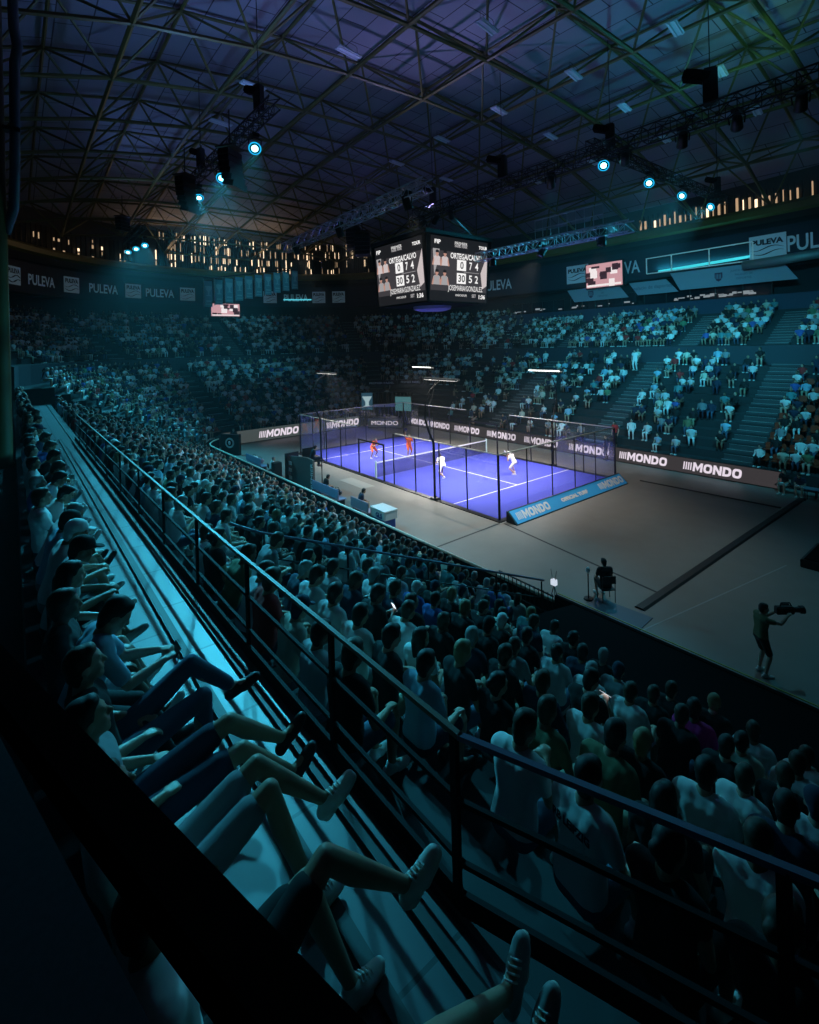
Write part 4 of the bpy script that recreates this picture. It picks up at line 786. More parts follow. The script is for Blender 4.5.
    for k, s in enumerate((-1, 1)):
        J = H + Vector((0, .095 * s, -.03)); A = Vector(feet[k])
        if knees: Kn = Vector(knees[k])
        else: Kn, A = ik(J, A, .44, .43, (knee_pole[k] if knee_pole else Vector((.75, .12 * s, .65))))
        b.cap(J, J.lerp(Kn, .55), .088, .074, 12); b.cap(J.lerp(Kn, .55), Kn, .074, .054, 12); b.cap(Kn, Kn.lerp(A, .32) - Vector((.012, 0, 0)), .053, .058, 12); b.cap(Kn.lerp(A, .32) - Vector((.012, 0, 0)), A, .058, .034, 12)
        td = Vector(toes[k]).normalized(); sh = (Kn - A).normalized(); upf = (sh - td * sh.dot(td)); upf = upf.normalized() if upf.length > .1 else Vector((0, 0, 1))
        b.cap(A, A + td * .10 - upf * .045, .034, .03)
        f = MB(); lt = upf.cross(td); ba = A - upf * .045; f.cap(ba - td * .055, ba + td * .06, .043, .045, 12); f.cap(A - td * .01, ba + td * .05, .043, .042, 12); f.cap(ba + td * .05 - upf * .005, ba + td * .165 - upf * .012, .045, .036, 12); f.cap(ba + td * .06 + lt * .018 - upf * .008, ba + td * .15 + lt * .014 - upf * .014, .036, .030, 12); f.cap(ba + td * .06 - lt * .018 - upf * .008, ba + td * .15 - lt * .014 - upf * .014, .036, .030, 12)
        F.foot.append((f, A, td, upf, lt, ba))
        q = {'shorts': .82, 'trousers': 1., 'skirt': .6}[legs]; e = J.lerp(Kn, q); tr.cap(J, e, .104, .080 if q < 1 else .066, 12)
        if legs == 'trousers': tr.cap(Kn, Kn.lerp(A, .86), .068, .052, 12)
    for s in (-1, 0, 1): tr.cap(H + lat * (.075 * s) - up_ * .03, H + lat * (.07 * s) + up_ * .05, .120, .110, 12)
    F.body = remesh(b, voxel, 'body', [SKIN[0], FEAT], 2, feat); F.shirt = remesh(t, .016, 'shirt', SHM['white'], 3); F.trousers = remesh(tr, .016, 'trousers', SHM['navy'], 3)
    h = MB()
    if hair in ('short', 'cap', 'long', 'bun'):
        h.ell(hv(-.020, 0, .038), (.100, .086, .100), RH, 18, 12); h.ell(hv(.035, 0, .085), (.05, .06, .042), RH, 12, 8); h.ell(hv(-.058, 0, -.02), (.058, .070, .072), RH, 12, 8); h.ell(hv(-.05, 0, -.075), (.04, .055, .05), RH, 12, 8); h.ell(hv(-.025, 0, .03), (.085, .092, .06), RH, 14, 8)
        if hair == 'long':
            h.cap(hv(-.075, 0, -.02), hv(-.085, 0, -.22), .066, .050, 12)
            for s in (-1, 1): h.cap(hv(-.03, .07 * s, 0), hv(-.05, .075 * s, -.19), .036, .03, 10)
        if hair == 'bun': h.ell(hv(-.125, 0, .04), (.04, .045, .045), RH, 12, 8)
        if hair == 'cap': h.ell(hv(-.008, 0, .055), (.108, .090, .080), RH, 16, 10); h.ell(hv(.125, 0, .042), (.065, .065, .012), RH, 14, 6)
    F.hair = remesh(h, .011, 'cap' if hair == 'cap' else 'hair', HAIRM[0], 2)
    F.shoes = []
    for (f, A, td, upf, lt, ba) in F.foot:
        sm = remesh(f, .010, 'shoe', SHOEM['white'], 2); so = la = None
        if detail:
            R = Matrix((td, lt, upf)).transposed(); q = MB(); q.cap(ba - td * .055 - upf * .034, ba + td * .165 - upf * .036, .036, .034, 12); q.cap(ba + td * .05 + lt * .016 - upf * .034, ba + td * .14 + lt * .012 - upf * .036, .034, .03, 12); q.cap(ba + td * .05 - lt * .016 - upf * .034, ba + td * .14 - lt * .012 - upf * .036, .034, .03, 12)
            so = remesh(q, .009, 'sole', SOLE, 2); q = MB()
            for i in range(5):
                x = ba + td * (.035 + .022 * i) + upf * (.062 - .011 * i); q.path([x + lt * .032 - upf * .022, x + lt * .018, x - lt * .018 + td * .01, x - lt * .032 + td * .01 - upf * .022], .005, 6)
            la = q.mesh('laces', [LACE])
        F.shoes.append((sm, so, la))
    return F
def put(o, m):
    o.material_slots[0].link = 'OBJECT'; o.material_slots[0].material = m
def person(F, loc, rz, label, group, skin=0, hair=0, shirt='white', trousers='navy', shoes='white', scale=1., cat='person'):
    e = empty('person', loc, rz, label=label, cat=cat, group=group); e.scale = (scale,) * 3
    def ch(nm, me, m, par=e):
        o = bpy.data.objects.new(nm, me); COL.objects.link(o); o.parent = par; put(o, m); return o
    ch('body', F.body, SKIN[skin]); ch('shirt', F.shirt, SHM[shirt]); ch('trousers', F.trousers, TRO[trousers]); ch(F.hair.name.split('.')[0], F.hair, HAIRM[hair] if isinstance(hair, int) else SHM[hair])
    for sm, so, la in F.shoes:
        s = ch('shoe', sm, SHOEM[shoes])
        if so: ch('sole', so, SOLE, s); ch('laces', la, LACE, s)
    return e
# seated types for the stands
SEAT = .42
POSES = [dict(lean=6, head=(5, 4)), dict(lean=22, hands=[(.38, -.10, .62), (.38, .10, .62)], head=(0, -6), hair='short', curl=.8), dict(lean=-6, hands=[(.2, -.13, .64), (.22, .13, .64)], head=(-12, 2), hair='long', sleeve=.35), dict(lean=12, head=(14, 6), hair='cap', hands=[(.34, -.2, .62), (.30, .08, .66)]), dict(lean=2, head=(-8, 0), hair='bun', sleeve=.2, hands=[(.3, -.06, .62), (.3, .06, .62)]), dict(lean=28, head=(4, -14), legs='trousers', hands=[(.46, -.05, .58), (.46, .05, .58)], curl=.9), dict(lean=4, head=(10, 2), sleeve=1.8, legs='trousers'), dict(lean=10, head=(-4, 12), hands=[(.36, -.05, .78), (.36, .05, .78)], curl=.9, hair='short')]
PRO = [figure(hz=.50, voxel=.0145, **p) for p in POSES]
WPOSES = [dict(lean=-4, feet=[(.66, -.10, .10), (.60, .13, .08)], toes=[(.5, -.1, .8), (.6, .1, .7)]), dict(lean=16, feet=[(.56, -.04, .20), (.50, .10, .08)], toes=[(.7, -.3, .5), (.8, .1, .5)], hair='cap', hands=[(.40, -.1, .66), (.40, .1, .66)], curl=.8), dict(lean=26, feet=[(.55, -.12, .08), (.60, .14, .08)], hands=[(.46, -.05, .60), (.46, .05, .60)], curl=.8, legs='trousers'), dict(lean=4, feet=[(.64, -.12, .10), (.44, .12, .08)], toes=[(.6, -.1, .7), (1, .15, 0)], hair='long', sleeve=.3)]
WPRO = [figure(hz=.50, voxel=.013, **p) for p in WPOSES]
HAIRN = {0: 'dark-haired', 1: 'brown-haired', 2: 'grey-haired', 3: 'fair-haired'}
POSEN = ['sitting upright', 'leaning forward', 'long-haired, leaning back', 'in a cap', 'with hair bun', 'hunched forward', 'in long sleeves', 'holding both hands up']
# where every seat of every row is
def rowseats():
    out = []
    def run(stand, row, kind, ts, d, z, gap, prob, aisles=()):
        for t in ts:
            if any(abs(t - a) < g for a, g in aisles) or RNG.random() > prob: continue
            p, n = edge((kind, t), d)
            if (p - Vector((17.5, -17.75, 0))).length < .75: continue
            out.append((stand, row, kind, t, Vector((p.x, p.y, z)), math.atan2(-n.y, -n.x)))
    for r in range(NR):
        d = ND + DEP * r + .58; z = NZ + NRISE * r
        us = np.arange(37.0, U0, -.585) + RNG.uniform(0, .3)
        run('near', r, 'near', [u for u in us if not (u > 27.3 and r < 3) and not (u > 32.3 and r == 10) and not (26.2 < u < 27.9 and abs(u - (26.4 + (9.9 - d) * .13)) < .7)], d, z, 0, .93)
    for r in range(4):
        d = 11.56 + (.85 * r + .35 if r else 0); z = (5.0, 5.5, 5.95, 6.4)[r]
        run('walk', r, 'near', np.arange(30.72 if r == 0 else 30.4, U0, -.62 if r == 0 else -.58), d, z, 0, .94)
    for r in range(FR):
        d = .35 + DEP * r + .55; z = FZ + FRISE * r
        st = math.degrees(.56 / (RC + d)); run('end', r, 'cn', np.radians(np.arange(-92, -180, -st)), d, z, 0, .93, [(math.radians(-168), .95 / (RC + d))])
        run('end', r, 'left', np.arange(V0 + RC, V1 - RC, .56), d, z, 0, .93)
        run('end', r, 'cf', np.radians(np.arange(180, 138 if r < 6 else 92, -st)), d, z, 0, .93 if r < 6 else .8, [(math.radians(150), .95 / (RC + d))])
        run('far', r, 'far', np.arange(-2 if r > 3 else 0, 30, .56), d, z, 0, .40 if r < 9 else .5, [(a, 1.05) for a in AFL])
    for r in range(UR):
        d = UD + UDEP * r + .5; z = UZ + URISE * r; st = math.degrees(.56 / (RC + d))
        run('upend', r, 'cn', np.radians(np.arange(-112, -180, -st)), d, z, 0, .72, [(math.radians(-150), .9 / (RC + d))])
        run('upend', r, 'left', np.arange(V0 + RC, V1 - RC, .56), d, z, 0, .72, [(2.2, .9)])
        run('upend', r, 'cf', np.radians(np.arange(180, 92, -st)), d, z, 0, .66, [(math.radians(156), .9 / (RC + d))])
        if r < 7: run('upfar', r, 'far', np.arange(U0, 34, .56), d, z, 0, .90, [(a, 1.0) for a in AFU])
    return out
ALL = rowseats()
SHW = ['white'] * 11 + ['pale'] * 5 + ['cream'] * 2 + ['sky'] * 3 + ['grey'] * 3 + ['navy'] * 6 + ['black'] * 15 + ['green', 'teal', 'teal', 'blue', 'olive', 'red']
vis = []
for s in ALL:
    z, inside = depth(s[4] + Vector((0, 0, 1.0)))
    if inside: vis.append((z, s))
vis.sort(key=lambda a: a[0])
near = [v for v in vis if v[1][0] in ('near', 'walk')][:286]; nearset = set(id(v[1]) for v in near)
# ranks in their rows, counted from the camera end
rows = {}
for z, s in vis:
    if s[0] in ('near', 'walk'): rows.setdefault((s[0], s[1]), []).append(s)
rank = {}
for k, l in rows.items():
    l.sort(key=lambda s: -s[3] if s[2] == 'near' else 100 - s[3])
    for i, s in enumerate(l): rank[id(s)] = i
rp = random.Random(11)
FIX = [((32.7, -10.3), dict(shirt='pink', pose=0, hair=0)), ((33.6, -10.5), dict(shirt='white', pose=0, hair=1)), ((33.45, -14.5), dict(shirt='white', pose=0, hair=0, text=1)), ((32.3, -13.3), dict(shirt='olive', pose=0)), ((32.2, -14.6), dict(shirt='sky', pose=0)), ((30.2, -14.6), dict(shirt='pale', pose=0, hair=0)), ((29.9, -13.5), dict(shirt='black', pose=7, phone=1)), ((31.7, -11.5), dict(shirt='black', pose=7, phone=2)), ((34.0, -13.2), dict(shirt='black', pose=2, hair=0)), ((29.5, -8.8), dict(shirt='white', pose=1)), ((31.2, -10.6), dict(shirt='grey', pose=3)), ((33.0, -12.2), dict(shirt='black', pose=0)), ((31.6, -12.4), dict(shirt='black', pose=6)), ((30.6, -12.4), dict(shirt='navy', pose=0)), ((31.2, -14.6), dict(shirt='black', pose=0))]
fixed = {}
for (x, y), kw in FIX:
    c = min((v[1] for v in near if v[1][0] == 'near' and id(v[1]) not in fixed), key=lambda s: (s[4].x - x) ** 2 + (s[4].y - y) ** 2); fixed[id(c)] = kw
PHB = mat('phone_body', (.01, .01, .012), .3); PHS = em('lit_phone_screen', (.75, .85, .95), 1.6)
for z, s in near:
    kw = fixed.get(id(s), {}); pz = kw.get('pose', rp.choice([0, 0, 0, 1, 1, 2, 3, 4, 5, 6, 7]))
    wr = s[0] == 'walk' and s[1] == 0; pz = rp.choice([0, 0, 1, 2, 2, 3]) if wr else pz; sh = kw.get('shirt', rp.choice(SHW)); hr = kw.get('hair', rp.choice([0] * 9 + [1] * 8 + [2, 3])); hc = sh if False else hr
    cap_ = pz == (1 if wr else 3)
    if cap_: hc = rp.choice(['white', 'black', 'navy', 'navy'])
    i = rank[id(s)]
    where = ('%s row up from the barrier, %s from camera end' % (ORD[s[1]], ordinal(i))) if s[0] == 'near' else ('%s row behind the walkway, %s from camera end' % (ORD[s[1]], ordinal(i)))
    lab = '%s spectator in %s shirt, %s' % (('capped' if cap_ else HAIRN[hr]), sh, where)
    if kw.get('text'): lab = 'spectator in white shirt lettered across the back, just below the walkway railing'
    if sh == 'pink': lab = 'spectator in bright pink shirt, seen from behind near the black drape'
    e = person((WPRO if wr else PRO)[pz], s[4] + Vector((0, 0, 0)), s[5] + rp.uniform(-.14, .14), lab, 'spectators seated in the near stand' if s[0] == 'near' else 'spectators seated behind the walkway', rp.choice([0, 0, 1, 1, 2]), hc, sh, rp.choice(['navy', 'black', 'beige', 'denim', 'denim', 'grey', 'white']), rp.choice(['white', 'white', 'black', 'grey']), rp.uniform(.98, 1.08))
    if kw.get('text'):
        t = text('lettering', 'RB LEIPZIG', .052, (0, 0, .905), (0, -1, 0), (0, 0, 1), SHM['navy'], None, maxw=.30, lift=.0, bold=.004); t.parent = e
        from mathutils.bvhtree import BVHTree
        me_ = PRO[pz].shirt; tree = BVHTree.FromPolygons([v.co for v in me_.vertices], [tuple(p.vertices) for p in me_.polygons])
        for v in t.data.vertices:
            h_ = tree.ray_cast(Vector((-1, v.co.y, v.co.z)), Vector((1, 0, 0)))
            if h_[0] is not None: v.co.x = min(h_[0].x, -.075) - .006
    if kw.get('phone'):
        F = PRO[pz]; c = (F.hand[0] + F.hand[1]) / 2 + Vector((0, 0, .05)); M = Matrix.Rotation(e.rotation_euler.z, 3, 'Z'); wc = Vector(e.location) + M @ (c * e.scale.x)
        p = empty('phone', wc, e.rotation_euler.z, label='lit phone held up by a dark-shirted spectator, %s' % ('upright white screen' if kw['phone'] == 1 else 'tilted sideways'), cat='phone'); b = MB(); R = Matrix.Rotation(math.radians(-25), 3, 'Y') if kw['phone'] == 1 else Matrix.Rotation(math.radians(-50), 3, 'Y')
        d = (.010, .075, .15) if kw['phone'] == 1 else (.010, .15, .075); b.box((0, 0, 0), d, R=R); b.build('phone_body', PHB, p, world=False); b = MB(); b.box(R @ Vector((-.0065, 0, 0)), (.002, d[1] - .008, d[2] - .012), R=R); b.build('screen', PHS, p, world=False)
# everyone further off: the crowd nobody could count, one mesh
def lowpoly(v):
    b = MB(); ln = (.06, .16, -.03)[v]
    rings = [(0, .44, .13, .19, 0), (.02 + ln * .4, .64, .12, .17, 0), (ln, .84, .125, .20, 0), (ln * 1.1, .97, .09, .20, 0), (ln * 1.15, 1.02, .05, .07, 0)]; n = 8; vs = []
    for x, z, rx, ry, _ in rings:
        for i in range(n): w = 2 * PI * i / n; vs.append((x + rx * math.cos(w), ry * math.sin(w), z))
    fs = [(j * n + i, j * n + (i + 1) % n, (j + 1) * n + (i + 1) % n, (j + 1) * n + i) for j in range(len(rings) - 1) for i in range(n)]; b.add(vs, fs, 0)
    hx = ln * 1.2 + .03; b.ell((hx, 0, 1.14), (.095, .08, .115), nu=8, nv=6, mi=1); b.ell((hx - .025, 0, 1.17), (.098, .09, .10), nu=8, nv=6, mi=2)
    for s in (-1, 1):
        b.path([(ln, .2 * s, .93), (ln + .06, .25 * s, .70), (.32, (.15, .08, .2)[v] * s, .62)], [.055, .045, .035], 6, mi=0 if v == 2 else 1)
        b.path([(ln, .2 * s, .95), (ln + .04, .235 * s, .80)], [.065, .06], 6, mi=0)
        b.path([(0, .1 * s, .50), (.42, .12 * s, .52), (.40, .12 * s, .07)], [.10, .065, .045], 6, mi=3 if v != 1 else 4); b.box((.46, .12 * s, .04), (.24, .09, .08), mi=5)
    V = np.array(b.v, float); lens = np.array([len(f) for f in b.f]); idx = np.concatenate([np.array(f) for f in b.f]); return V, lens, idx, np.array(b.m)
LP = [lowpoly(0), lowpoly(1), lowpoly(2)]
pal = [SHM[k] for k in SHIRT] + SKIN + HAIRM + [TRO['beige'], TRO['denim'], SHOEM['white'], SHOEM['black']]
shn = list(SHIRT); shp = np.array([SHW.count(k) for k in shn], float); shp /= shp.sum(); nS = len(shn)
Vs, Ls, Is, Ms, off = [], [], [], [], 0
for z, s in vis:
    if id(s) in nearset: continue
    V, lens, idx, m = LP[RNG.integers(3)]; a = s[5] + RNG.normal(0, .18); sc = RNG.uniform(.93, 1.06); c, sn = math.cos(a), math.sin(a); P = V * sc; X = P[:, 0] * c - P[:, 1] * sn + s[4].x; Y = P[:, 0] * sn + P[:, 1] * c + s[4].y
    Vs.append(np.stack([X, Y, P[:, 2] + s[4].z], 1)); Ls.append(lens); Is.append(idx + off); off += len(V)
    look = np.array([RNG.choice(nS, p=shp), nS + RNG.integers(3), nS + 3 + RNG.choice(4, p=[.52, .38, .05, .05]), [shn.index('navy'), shn.index('black'), shn.index('white'), nS + 7, nS + 8][RNG.integers(5)], nS + RNG.integers(3), nS + 9 + RNG.integers(2)]); Ms.append(look[m])
me = bpy.data.meshes.new('crowd'); V = np.concatenate(Vs); L = np.concatenate(Ls); I = np.concatenate(Is); M = np.concatenate(Ms)
me.vertices.add(len(V)); me.vertices.foreach_set('co', V.ravel()); me.loops.add(len(I)); me.loops.foreach_set('vertex_index', I.astype(np.int32)); me.polygons.add(len(L)); me.polygons.foreach_set('loop_start', np.concatenate([[0], np.cumsum(L)[:-1]]).astype(np.int32)); me.polygons.foreach_set('loop_total', L.astype(np.int32))
for m in pal: me.materials.append(m)
me.polygons.foreach_set('material_index', M.astype(np.int32)); me.update(calc_edges=True); me.validate()
cr = bpy.data.objects.new('crowd', me); COL.objects.link(cr); tag(cr, 'packed crowd of seated spectators filling the end, far and upper stands', 'crowd', kind='stuff')
print('spectators', len(near), len(vis) - len(near))
# ================================================================== people in the front row of the walkway, one by one
def world_fig(u0, v0, z0, **kw):
    L = lambda p: (p[1] - v0, u0 - p[0], p[2] - z0)
    for k in ('hands', 'feet', 'knees'):
        if k in kw: kw[k] = [L(p) for p in kw[k]]
    if 'toes' in kw: kw['toes'] = [(t[1], -t[0], t[2]) for t in kw['toes']]
    return figure(hz=kw.pop('hz', .50), **kw)
GW = 'people in the nearest front row beside the walkway'
HER = [
 (31.28, dict(lean=19, hz=.64, hands=[(31.44, -16.60, 5.84), (31.31, -16.60, 5.86)], feet=[(31.48, -16.55, 5.08), (31.14, -16.50, 5.08)], head=(-6, 20), sleeve=.75, legs='trousers', curl=.85), dict(shirt='sky', trousers='black', shoes='black', hair=0), 'dark-haired man in pale blue shirt bent over a phone beside the walkway'),
 (31.80, dict(lean=-12, hz=.56, hands=[(31.95, -16.84, 5.68), (31.70, -16.84, 5.68)], knees=[(31.78, -16.42, 5.66), (31.62, -16.46, 5.84)], feet=[(31.76, -16.40, 5.08), (31.60, -16.14, 5.52)], toes=[(.1, 1, 0), (.25, .85, .45)], legs='trousers', sleeve=.5), dict(shirt='black', trousers='denim', shoes='black', hair=1), 'person in dark trousers with one black shoe crossed over the knee'),
 (32.36, dict(lean=-16, hz=.56, hands=[(32.52, -16.84, 5.70), (32.20, -16.84, 5.70)], knees=[(32.52, -16.40, 5.72), (32.34, -16.42, 5.80)], feet=[(32.40, -16.02, 5.30), (32.20, -16.00, 5.40)], toes=[(-.1, .7, .7), (-.15, .8, .6)], legs='shorts', sleeve=.5), dict(shirt='grey', trousers='navy', shoes='black', hair=0), 'bare-legged person stretching crossed black shoes across the walkway'),
 (32.94, dict(lean=-15, hz=.56, hands=[(33.1, -16.84, 5.70), (32.80, -16.84, 5.70)], knees=[(32.98, -16.42, 5.80), (32.80, -16.42, 5.82)], feet=[(33.02, -16.20, 5.12), (32.84, -16.02, 5.42)], toes=[(-.1, 1, .1), (.1, .75, .65)], legs='shorts', sleeve=.4, detail=True), dict(shirt='white', trousers='grey', shoes='white', hair=1), 'bare-legged person in white shirt, one white laced sneaker lifted toward the railing'),
 (33.60, dict(lean=-10, hz=.56,  hands=[(33.84, -16.84, 5.70), (33.42, -16.84, 5.70)], knees=[(33.56, -16.40, 5.88), (33.44, -16.44, 5.70)], feet=[(33.60, -15.98, 5.50), (33.48, -16.24, 5.10)], toes=[(.16, .62, .78), (-.1, 1, .05)], legs='shorts', sleeve=.0, detail=True), dict(shirt='white', trousers='black', shoes='white', hair=0), 'person in sleeveless white top, raised grey white sneaker pointing at the railing'),
 (34.24, dict(lean=-18, hz=.56, hands=[(34.5, -16.84, 5.70), (34.05, -16.84, 5.70)], knees=[(34.28, -16.42, 5.60), (34.14, -16.42, 5.62)], feet=[(34.19, -15.77, 5.16), (34.03, -15.74, 5.20)], toes=[(.0, .6, .8), (-.15, .55, .85)], legs='shorts', sleeve=.5, detail=True), dict(shirt='black', trousers='black', shoes='grey', hair=0), 'person nearest to the camera, two grey sneakers side by side toward the railing'),
]
for u, kw, col, lab in HER:
    vh = -17.14 if u < 31.5 else -17.04
    F = world_fig(u, vh, 5.0, voxel=.010, **kw); e = person(F, (u, vh, 5.0), PI / 2, lab, GW, skin=1 if u > 32 else 0, **col)
    if u == 31.28:
        c = (F.hand[0] + F.hand[1]) / 2; w = Vector((u - c.y, vh + c.x, 5.0 + c.z)) + Vector((0, .02, .03)); p = empty('phone', w, 0, label='dark phone held in both hands by the man in pale blue shirt', cat='phone'); b = MB(); R = Matrix.Rotation(math.radians(-35), 3, 'X'); b.box((0, 0, 0), (.15, .010, .075), R=R); b.build('phone_body', PHB, p, world=False, bevel=.003); b = MB()
        for i in range(3): b.ell(R @ Vector((.055, .007, .02 - .018 * i)), (.008, .004, .008), nu=8, nv=6)
        b.build('camera_lenses', CHROME, p, world=False)
# ================================================================== players and staff on the floor
def stand(**kw): kw.setdefault('hz', .945); kw.setdefault('feet', [(0, -.14, .08), (.04, .14, .08)]); return figure(voxel=.013, **kw)
def racket(F, e, k, m, lab, up=.25):
    M = Matrix.Rotation(e.rotation_euler.z, 3, 'Z'); w = Vector(e.location) + M @ F.hand[k]; d = (M @ (F.palm[k][0] + Vector((0, 0, up)))).normalized(); s = d.cross(Vector((0, 0, 1))).normalized(); n = s.cross(d)
    r = empty('padel_racket', w, 0, label=lab, cat='racket', group='padel rackets'); b = MB(); R = Matrix((d, s, n)).transposed(); b.ell(d * .27, (.13, .125, .019), R=R, nu=18, nv=8); b.build('racket_head', m, r, world=False, smooth=True); b = MB(); b.tube(-d * .07, d * .15, .016, 8); b.build('grip', BLACK, r, world=False)
crouch = dict(hz=.80, lean=30, feet=[(.10, -.26, .08), (-.05, .26, .08)], toes=[(1, -.3, 0), (1, .3, 0)], hands=[(.55, -.12, .98), (.50, .08, 1.0)], curl=1., head=(0, -18))
reach = dict(hz=.88, lean=8, feet=[(.2, -.2, .08), (-.15, .18, .08)], hands=[(.25, -.38, 1.78), (.30, .2, 1.15)], curl=1., head=(0, -10))
lunge = dict(hz=.72, lean=36, feet=[(.42, -.15, .08), (-.48, .16, .12)], toes=[(1, -.1, 0), (.9, .2, -.3)], hands=[(.62, -.22, .72), (.4, .3, .8)], curl=1., head=(0, -24))
ready = dict(hz=.70, lean=34, feet=[(.16, -.24, .08), (-.12, .24, .08)], toes=[(1, -.2, 0), (1, .3, 0)], hands=[(.48, -.10, 1.02), (.44, .12, 1.0)], curl=1., head=(0, -12), hair='cap')
for p, rz, kw, sh, lab, rl, m, tr in (((5.26, 3.04), .1, crouch, 'orange', 'player in orange red kit crouching beyond the net, nearer the gate', 'dark racket of the crouching orange red player', BLACK, 'white'), ((6.88, 5.11), -.2, reach, 'orange', 'player in orange red kit reaching a racket up near the court centre', 'dark racket lifted by the reaching orange red player', BLACK, None), ((12.67, 3.17), PI - .3, lunge, 'white', 'player in white kit lunging low just in front of the net', 'pale racket of the lunging white player', WHITE, None), ((15.26, 6.84), PI + .2, ready, 'white', 'player in white kit standing ready on the far half of the near court', 'pale racket of the ready white player', WHITE, None)):
    F = figure(voxel=.013, **kw); e = person(F, (*p, .022), rz, lab, 'padel players', 1, 'white' if kw is ready else 0, sh, 'white', 'white')
    if sh == 'orange': put([c for c in e.children if c.name.startswith('trousers')][0], SHM['orange'])
    racket(F, e, 0, m, rl)
seated = dict(hz=.50, lean=6)
SEATF = figure(voxel=.014, **seated); SEATF2 = figure(voxel=.014, hz=.50, lean=20, hands=[(.40, -.08, .60), (.40, .08, .60)], head=(10, -6), legs='trousers'); STF = stand(lean=2, hands=[(.05, -.26, .85), (.05, .26, .85)], legs='trousers')
person(SEATF2, (9.15, -3.90, 1.62 - .42 + .03), 1.3, 'umpire in dark clothes seated on top of the boxed stand', None, 0, 0, 'navy', 'navy', 'black')
def chair(x, y, rz, lab, m):
    e = empty('folding_chair', (x, y, 0), rz, label=lab, cat='chair', group='courtside chairs'); b = MB(); b.box((.0, 0, .40), (.42, .44, .03)); b.build('seat', m, e, world=False, bevel=.008); b = MB(); b.box((-.22, 0, .72), (.025, .44, .24)); b.build('backrest', m, e, world=False, bevel=.008)
    for sx, sy in ((1, 1), (1, -1), (-1, 1), (-1, -1)): b = MB(); b.tube((.18 * sx, .2 * sy, 0), (.19 * sx if sx > 0 else -.20, .2 * sy, .40 if sx > 0 else .84), .013, 6); b.build('leg', BLACK, e, world=False)
chair(27.02, -3.0, 2.55, 'dark folding chair alone on the grey floor, seen from behind', BLACK)
person(SEATF, (27.0, -2.98, -.0), 2.55, 'person in black on the lone chair on the grey floor, seen from behind', None, 0, 0, 'black', 'black', 'white')
b = MB(); b.tube((26.62, -3.35, 0), (26.62, -3.35, .85), .02, 6); e = empty('signal_stand', (26.62, -3.35, 0), label='thin stand with pale head beside the lone chair', cat='stand'); b.build('pole', BLACK, e); b = MB(); b.ell((26.62, -3.35, .92), (.07, .07, .10)); b.build('pale_head', WHITE, e); b = MB(); b.lathe([(0, .16), (.04, .14)], (26.62, -3.35, 0), (0, 0, 1), 12); b.build('foot', BLACK, e)
e = empty('camera_tripod', (26.35, -4.75, 0), label='small tripod with a lit white device on the floor just behind the drape', cat='tripod')
for i in range(3): w = 2 * PI * i / 3; b = MB(); b.tube((26.35 + .25 * math.cos(w), -4.75 + .25 * math.sin(w), 0), (26.35, -4.75, .8), .012, 6); b.build('leg', BLACK, e)
b = MB(); b.box((26.35, -4.75, .88), (.16, .12, .16)); b.build('lit_device', em('device_glow', (.75, .85, 1.), .8), e)
b = MB()
for s in (-.05, .05): b.tube((26.35 + s, -4.75, .95), (26.35 + s * 2, -4.75, 1.25), .008, 5)
b.build('antenna', BLACK, e)
CAMF = stand(lean=4, hands=[(.52, -.20, 1.50), (.50, .12, 1.46)], curl=1., head=(-8, 2), elbow_out=.4)
e = person(CAMF, (31.3, -3.43, 0), .88, 'camera operator in grey green shirt and dark shorts standing on the dark floor', None, 0, 0, 'olive', 'black', 'white')
M = Matrix.Rotation(.88, 3, 'Z'); q = Vector((31.3, -3.43, 0)) + M @ Vector((.60, -.04, 1.56)); e = empty('video_camera', q, .88, label='black shoulder video camera held by the standing operator', cat='video camera')
b = MB(); b.box((-.05, 0, 0), (.42, .14, .18)); b.build('camera_body', BLACK, e, world=False, bevel=.02); b = MB(); b.lathe([(.16, .06), (.3, .065), (.32, .09), (.40, .095)], (0, 0, 0), (1, 0, 0), 16); b.build('lens_hood', BLACK, e, world=False); b = MB(); b.path([(-.15, 0, .09), (-.12, 0, .17), (.08, 0, .17), (.12, 0, .09)], .016, 6); b.build('handle', BLACK, e, world=False); b = MB(); b.box((.05, .12, .06), (.14, .09, .08)); b.build('viewfinder', BLACK, e, world=False); b = MB(); b.box((.0, -.10, -.04), (.06, .05, .07)); b.build('grip', CHROME, e, world=False)
person(SEATF2, (14.95, -4.4, .04), 1.2, 'person in navy shirt sitting on the bench left of the white cool box', None, 1, 0, 'navy', 'beige', 'white')
person(SEATF, (5.0, -4.55, .0), 1.4, 'staff member in white shirt seated beside the black floor loudspeaker', None, 0, 2, 'white', 'black', 'black'); chair(4.98, -4.58, 1.4, 'dark chair under the white-shirted staff member', BLACK)
person(SEATF2, (11.4, -4.35, .03), 1.4, 'person in black bent forward on the bench next to the umpire stand', None, 1, 0, 'black', 'black', 'black')
# the bench by the far boards
for i, (u, sh, tr, lab) in enumerate(((27.35, 'black', 'white', 'person in black shirt and pale shorts on the far corner bench, leftmost'), (28.0, 'navy', 'white', 'person in navy shirt and white shorts on the far corner bench, second'), (29.5, 'grey', 'navy', 'person in grey shirt on the far corner bench beside the blue table'))):
    person(SEATF if i != 1 else figure(hz=.50, voxel=.014, lean=24, hands=[(.42, -.06, .60), (.42, .06, .60)]), (u, 13.72, .0), -PI / 2 - .2 * (i == 0), lab, None, 0, i, sh, tr, 'white')
e = empty('corner_bench', (28.6, 13.65, 0), label='long dark bench at the end of the far boards', cat='bench'); b = MB(); b.box((28.6, 13.78, .38), (3.4, .36, .05)); b.build('seat', BLACK, e)
for u in (27.1, 28.6, 30.1): b = MB(); b.box((u, 13.78, .18), (.06, .3, .36)); b.build('leg', BLACK, e)
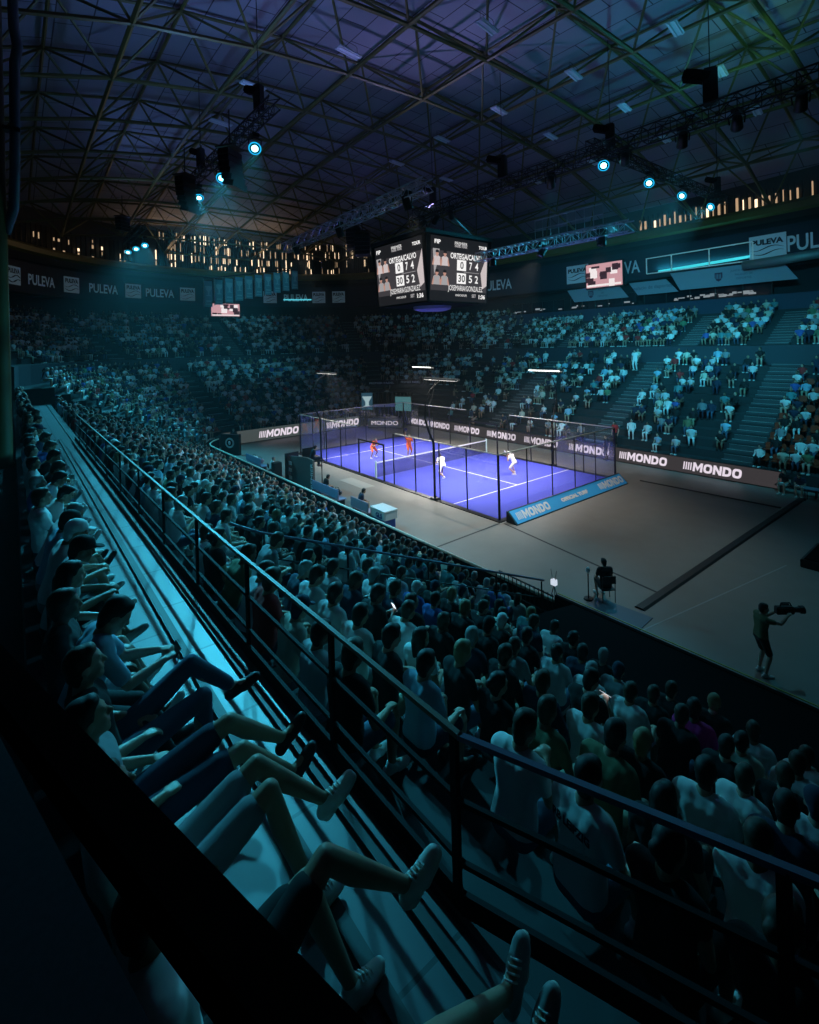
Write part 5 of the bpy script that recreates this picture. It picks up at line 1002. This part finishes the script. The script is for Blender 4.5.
e = empty('blue_table', (28.75, 13.0, 0), label='small blue topped table in front of the far corner bench', cat='table'); b = MB(); b.box((28.85, 13.05, .62), (1.1, .5, .04)); b.build('table_top', mat('pale_blue_top', (.20, .42, .55), .5), e)
for sx, sy in ((1, 1), (1, -1), (-1, 1), (-1, -1)): b = MB(); b.tube((28.85 + .5 * sx, 13.05 + .2 * sy, 0), (28.85 + .5 * sx, 13.05 + .2 * sy, .6), .02, 6); b.build('leg', BLACK, e)
for u, v, z, rz, sh, tr, lab in ((14.9, 22.75, 5.6, -1.6, 'white', 'white', 'person all in white standing at the top of the far aisle stairs'), (17.2, 14.1, 0, -2., 'black', 'black', 'steward in black standing by the far LED board at the court corner'), (-5.6, -3.3, 0, -.3, 'black', 'navy', 'steward in black standing by the black box with white emblem'), (17.35, 15.0, FZ, -1.8, 'red', 'black', 'person in red shirt standing behind the far LED board at the aisle')):
    person(STF, (u, v, z), rz, lab, None, 0, 0, sh, tr, 'white' if sh == 'white' else 'black')
# ================================================================== orange seats
def seat_proto():
    e = empty('stadium_seat', (0, 0, 0), label='x', cat='seat', group='orange plastic seats'); b = MB()
    b.box((.0, 0, .40), (.38, .42, .045)); b.build('seat_pan', ORANGE, e, world=False, bevel=.015)
    b = MB(); b.prism([(-.21, 0), (.21, 0), (.21, .26), (.15, .33), (-.15, .33), (-.21, .26)], (-.19, 0, .42), (0, 1, 0), (-.12, 0, 1), (-1, 0, 0), .03); b.build('seat_back', ORANGE, e, world=False, fix=True, bevel=.008)
    b = MB(); b.box((-.08, 0, .19), (.10, .10, .38)); b.build('bracket', BLACK, e, world=False); return e
sp = seat_proto(); first = True
for r in range(9):
    for k in range(7):
        s = ('far', 25.95 + .57 * k); d = .35 + DEP * r + .55; p, n = edge(s, d); z = FZ + FRISE * r; lab = 'orange plastic seat, %s row above the far corner bench, %s right of the aisle stairs' % (ORD[r], ORD[k]); rz = math.atan2(-n.y, -n.x)
        if first: sp.location = (p.x, p.y, z); sp.rotation_euler = (0, 0, rz); sp['label'] = lab; first = False
        else: copy_tree(sp, (p.x, p.y, z), rz, lab)
for r in range(5):
    st = .57 / (RC + .9 + DEP * r)
    for side in (-1, 1):
        for k in range(3 if side > 0 else 4):
            a = math.radians(-168) + side * ((.95 + .3) / (RC + .9 + DEP * r) + st * k); p, n = edge(('cn', a), .35 + DEP * r + .55)
            copy_tree(sp, (p.x, p.y, FZ + FRISE * r), math.atan2(-n.y, -n.x), 'orange red seat in the end stand, %s row, %s %s of the aisle stairs' % (ORD[r], ORD[k], 'left' if side > 0 else 'right'))
# ================================================================== the haze that hangs under the roof
m = bpy.data.materials.new('thin_haze'); m.use_nodes = True; nt = m.node_tree; nt.nodes.clear(); o_ = nt.nodes.new('ShaderNodeOutputMaterial'); vs_ = nt.nodes.new('ShaderNodeVolumeScatter'); vs_.inputs['Color'].default_value = (.9, .95, 1, 1); vs_.inputs['Density'].default_value = .0006; vs_.inputs['Anisotropy'].default_value = .45; nt.links.new(vs_.outputs[0], o_.inputs['Volume'])
b = MB(); b.box((3.5, 4.6, 12.3), (66, 53, 23.4)); o = b.build('haze', m); tag(o, 'thin stage haze hanging in the air of the arena', 'haze', kind='stuff')
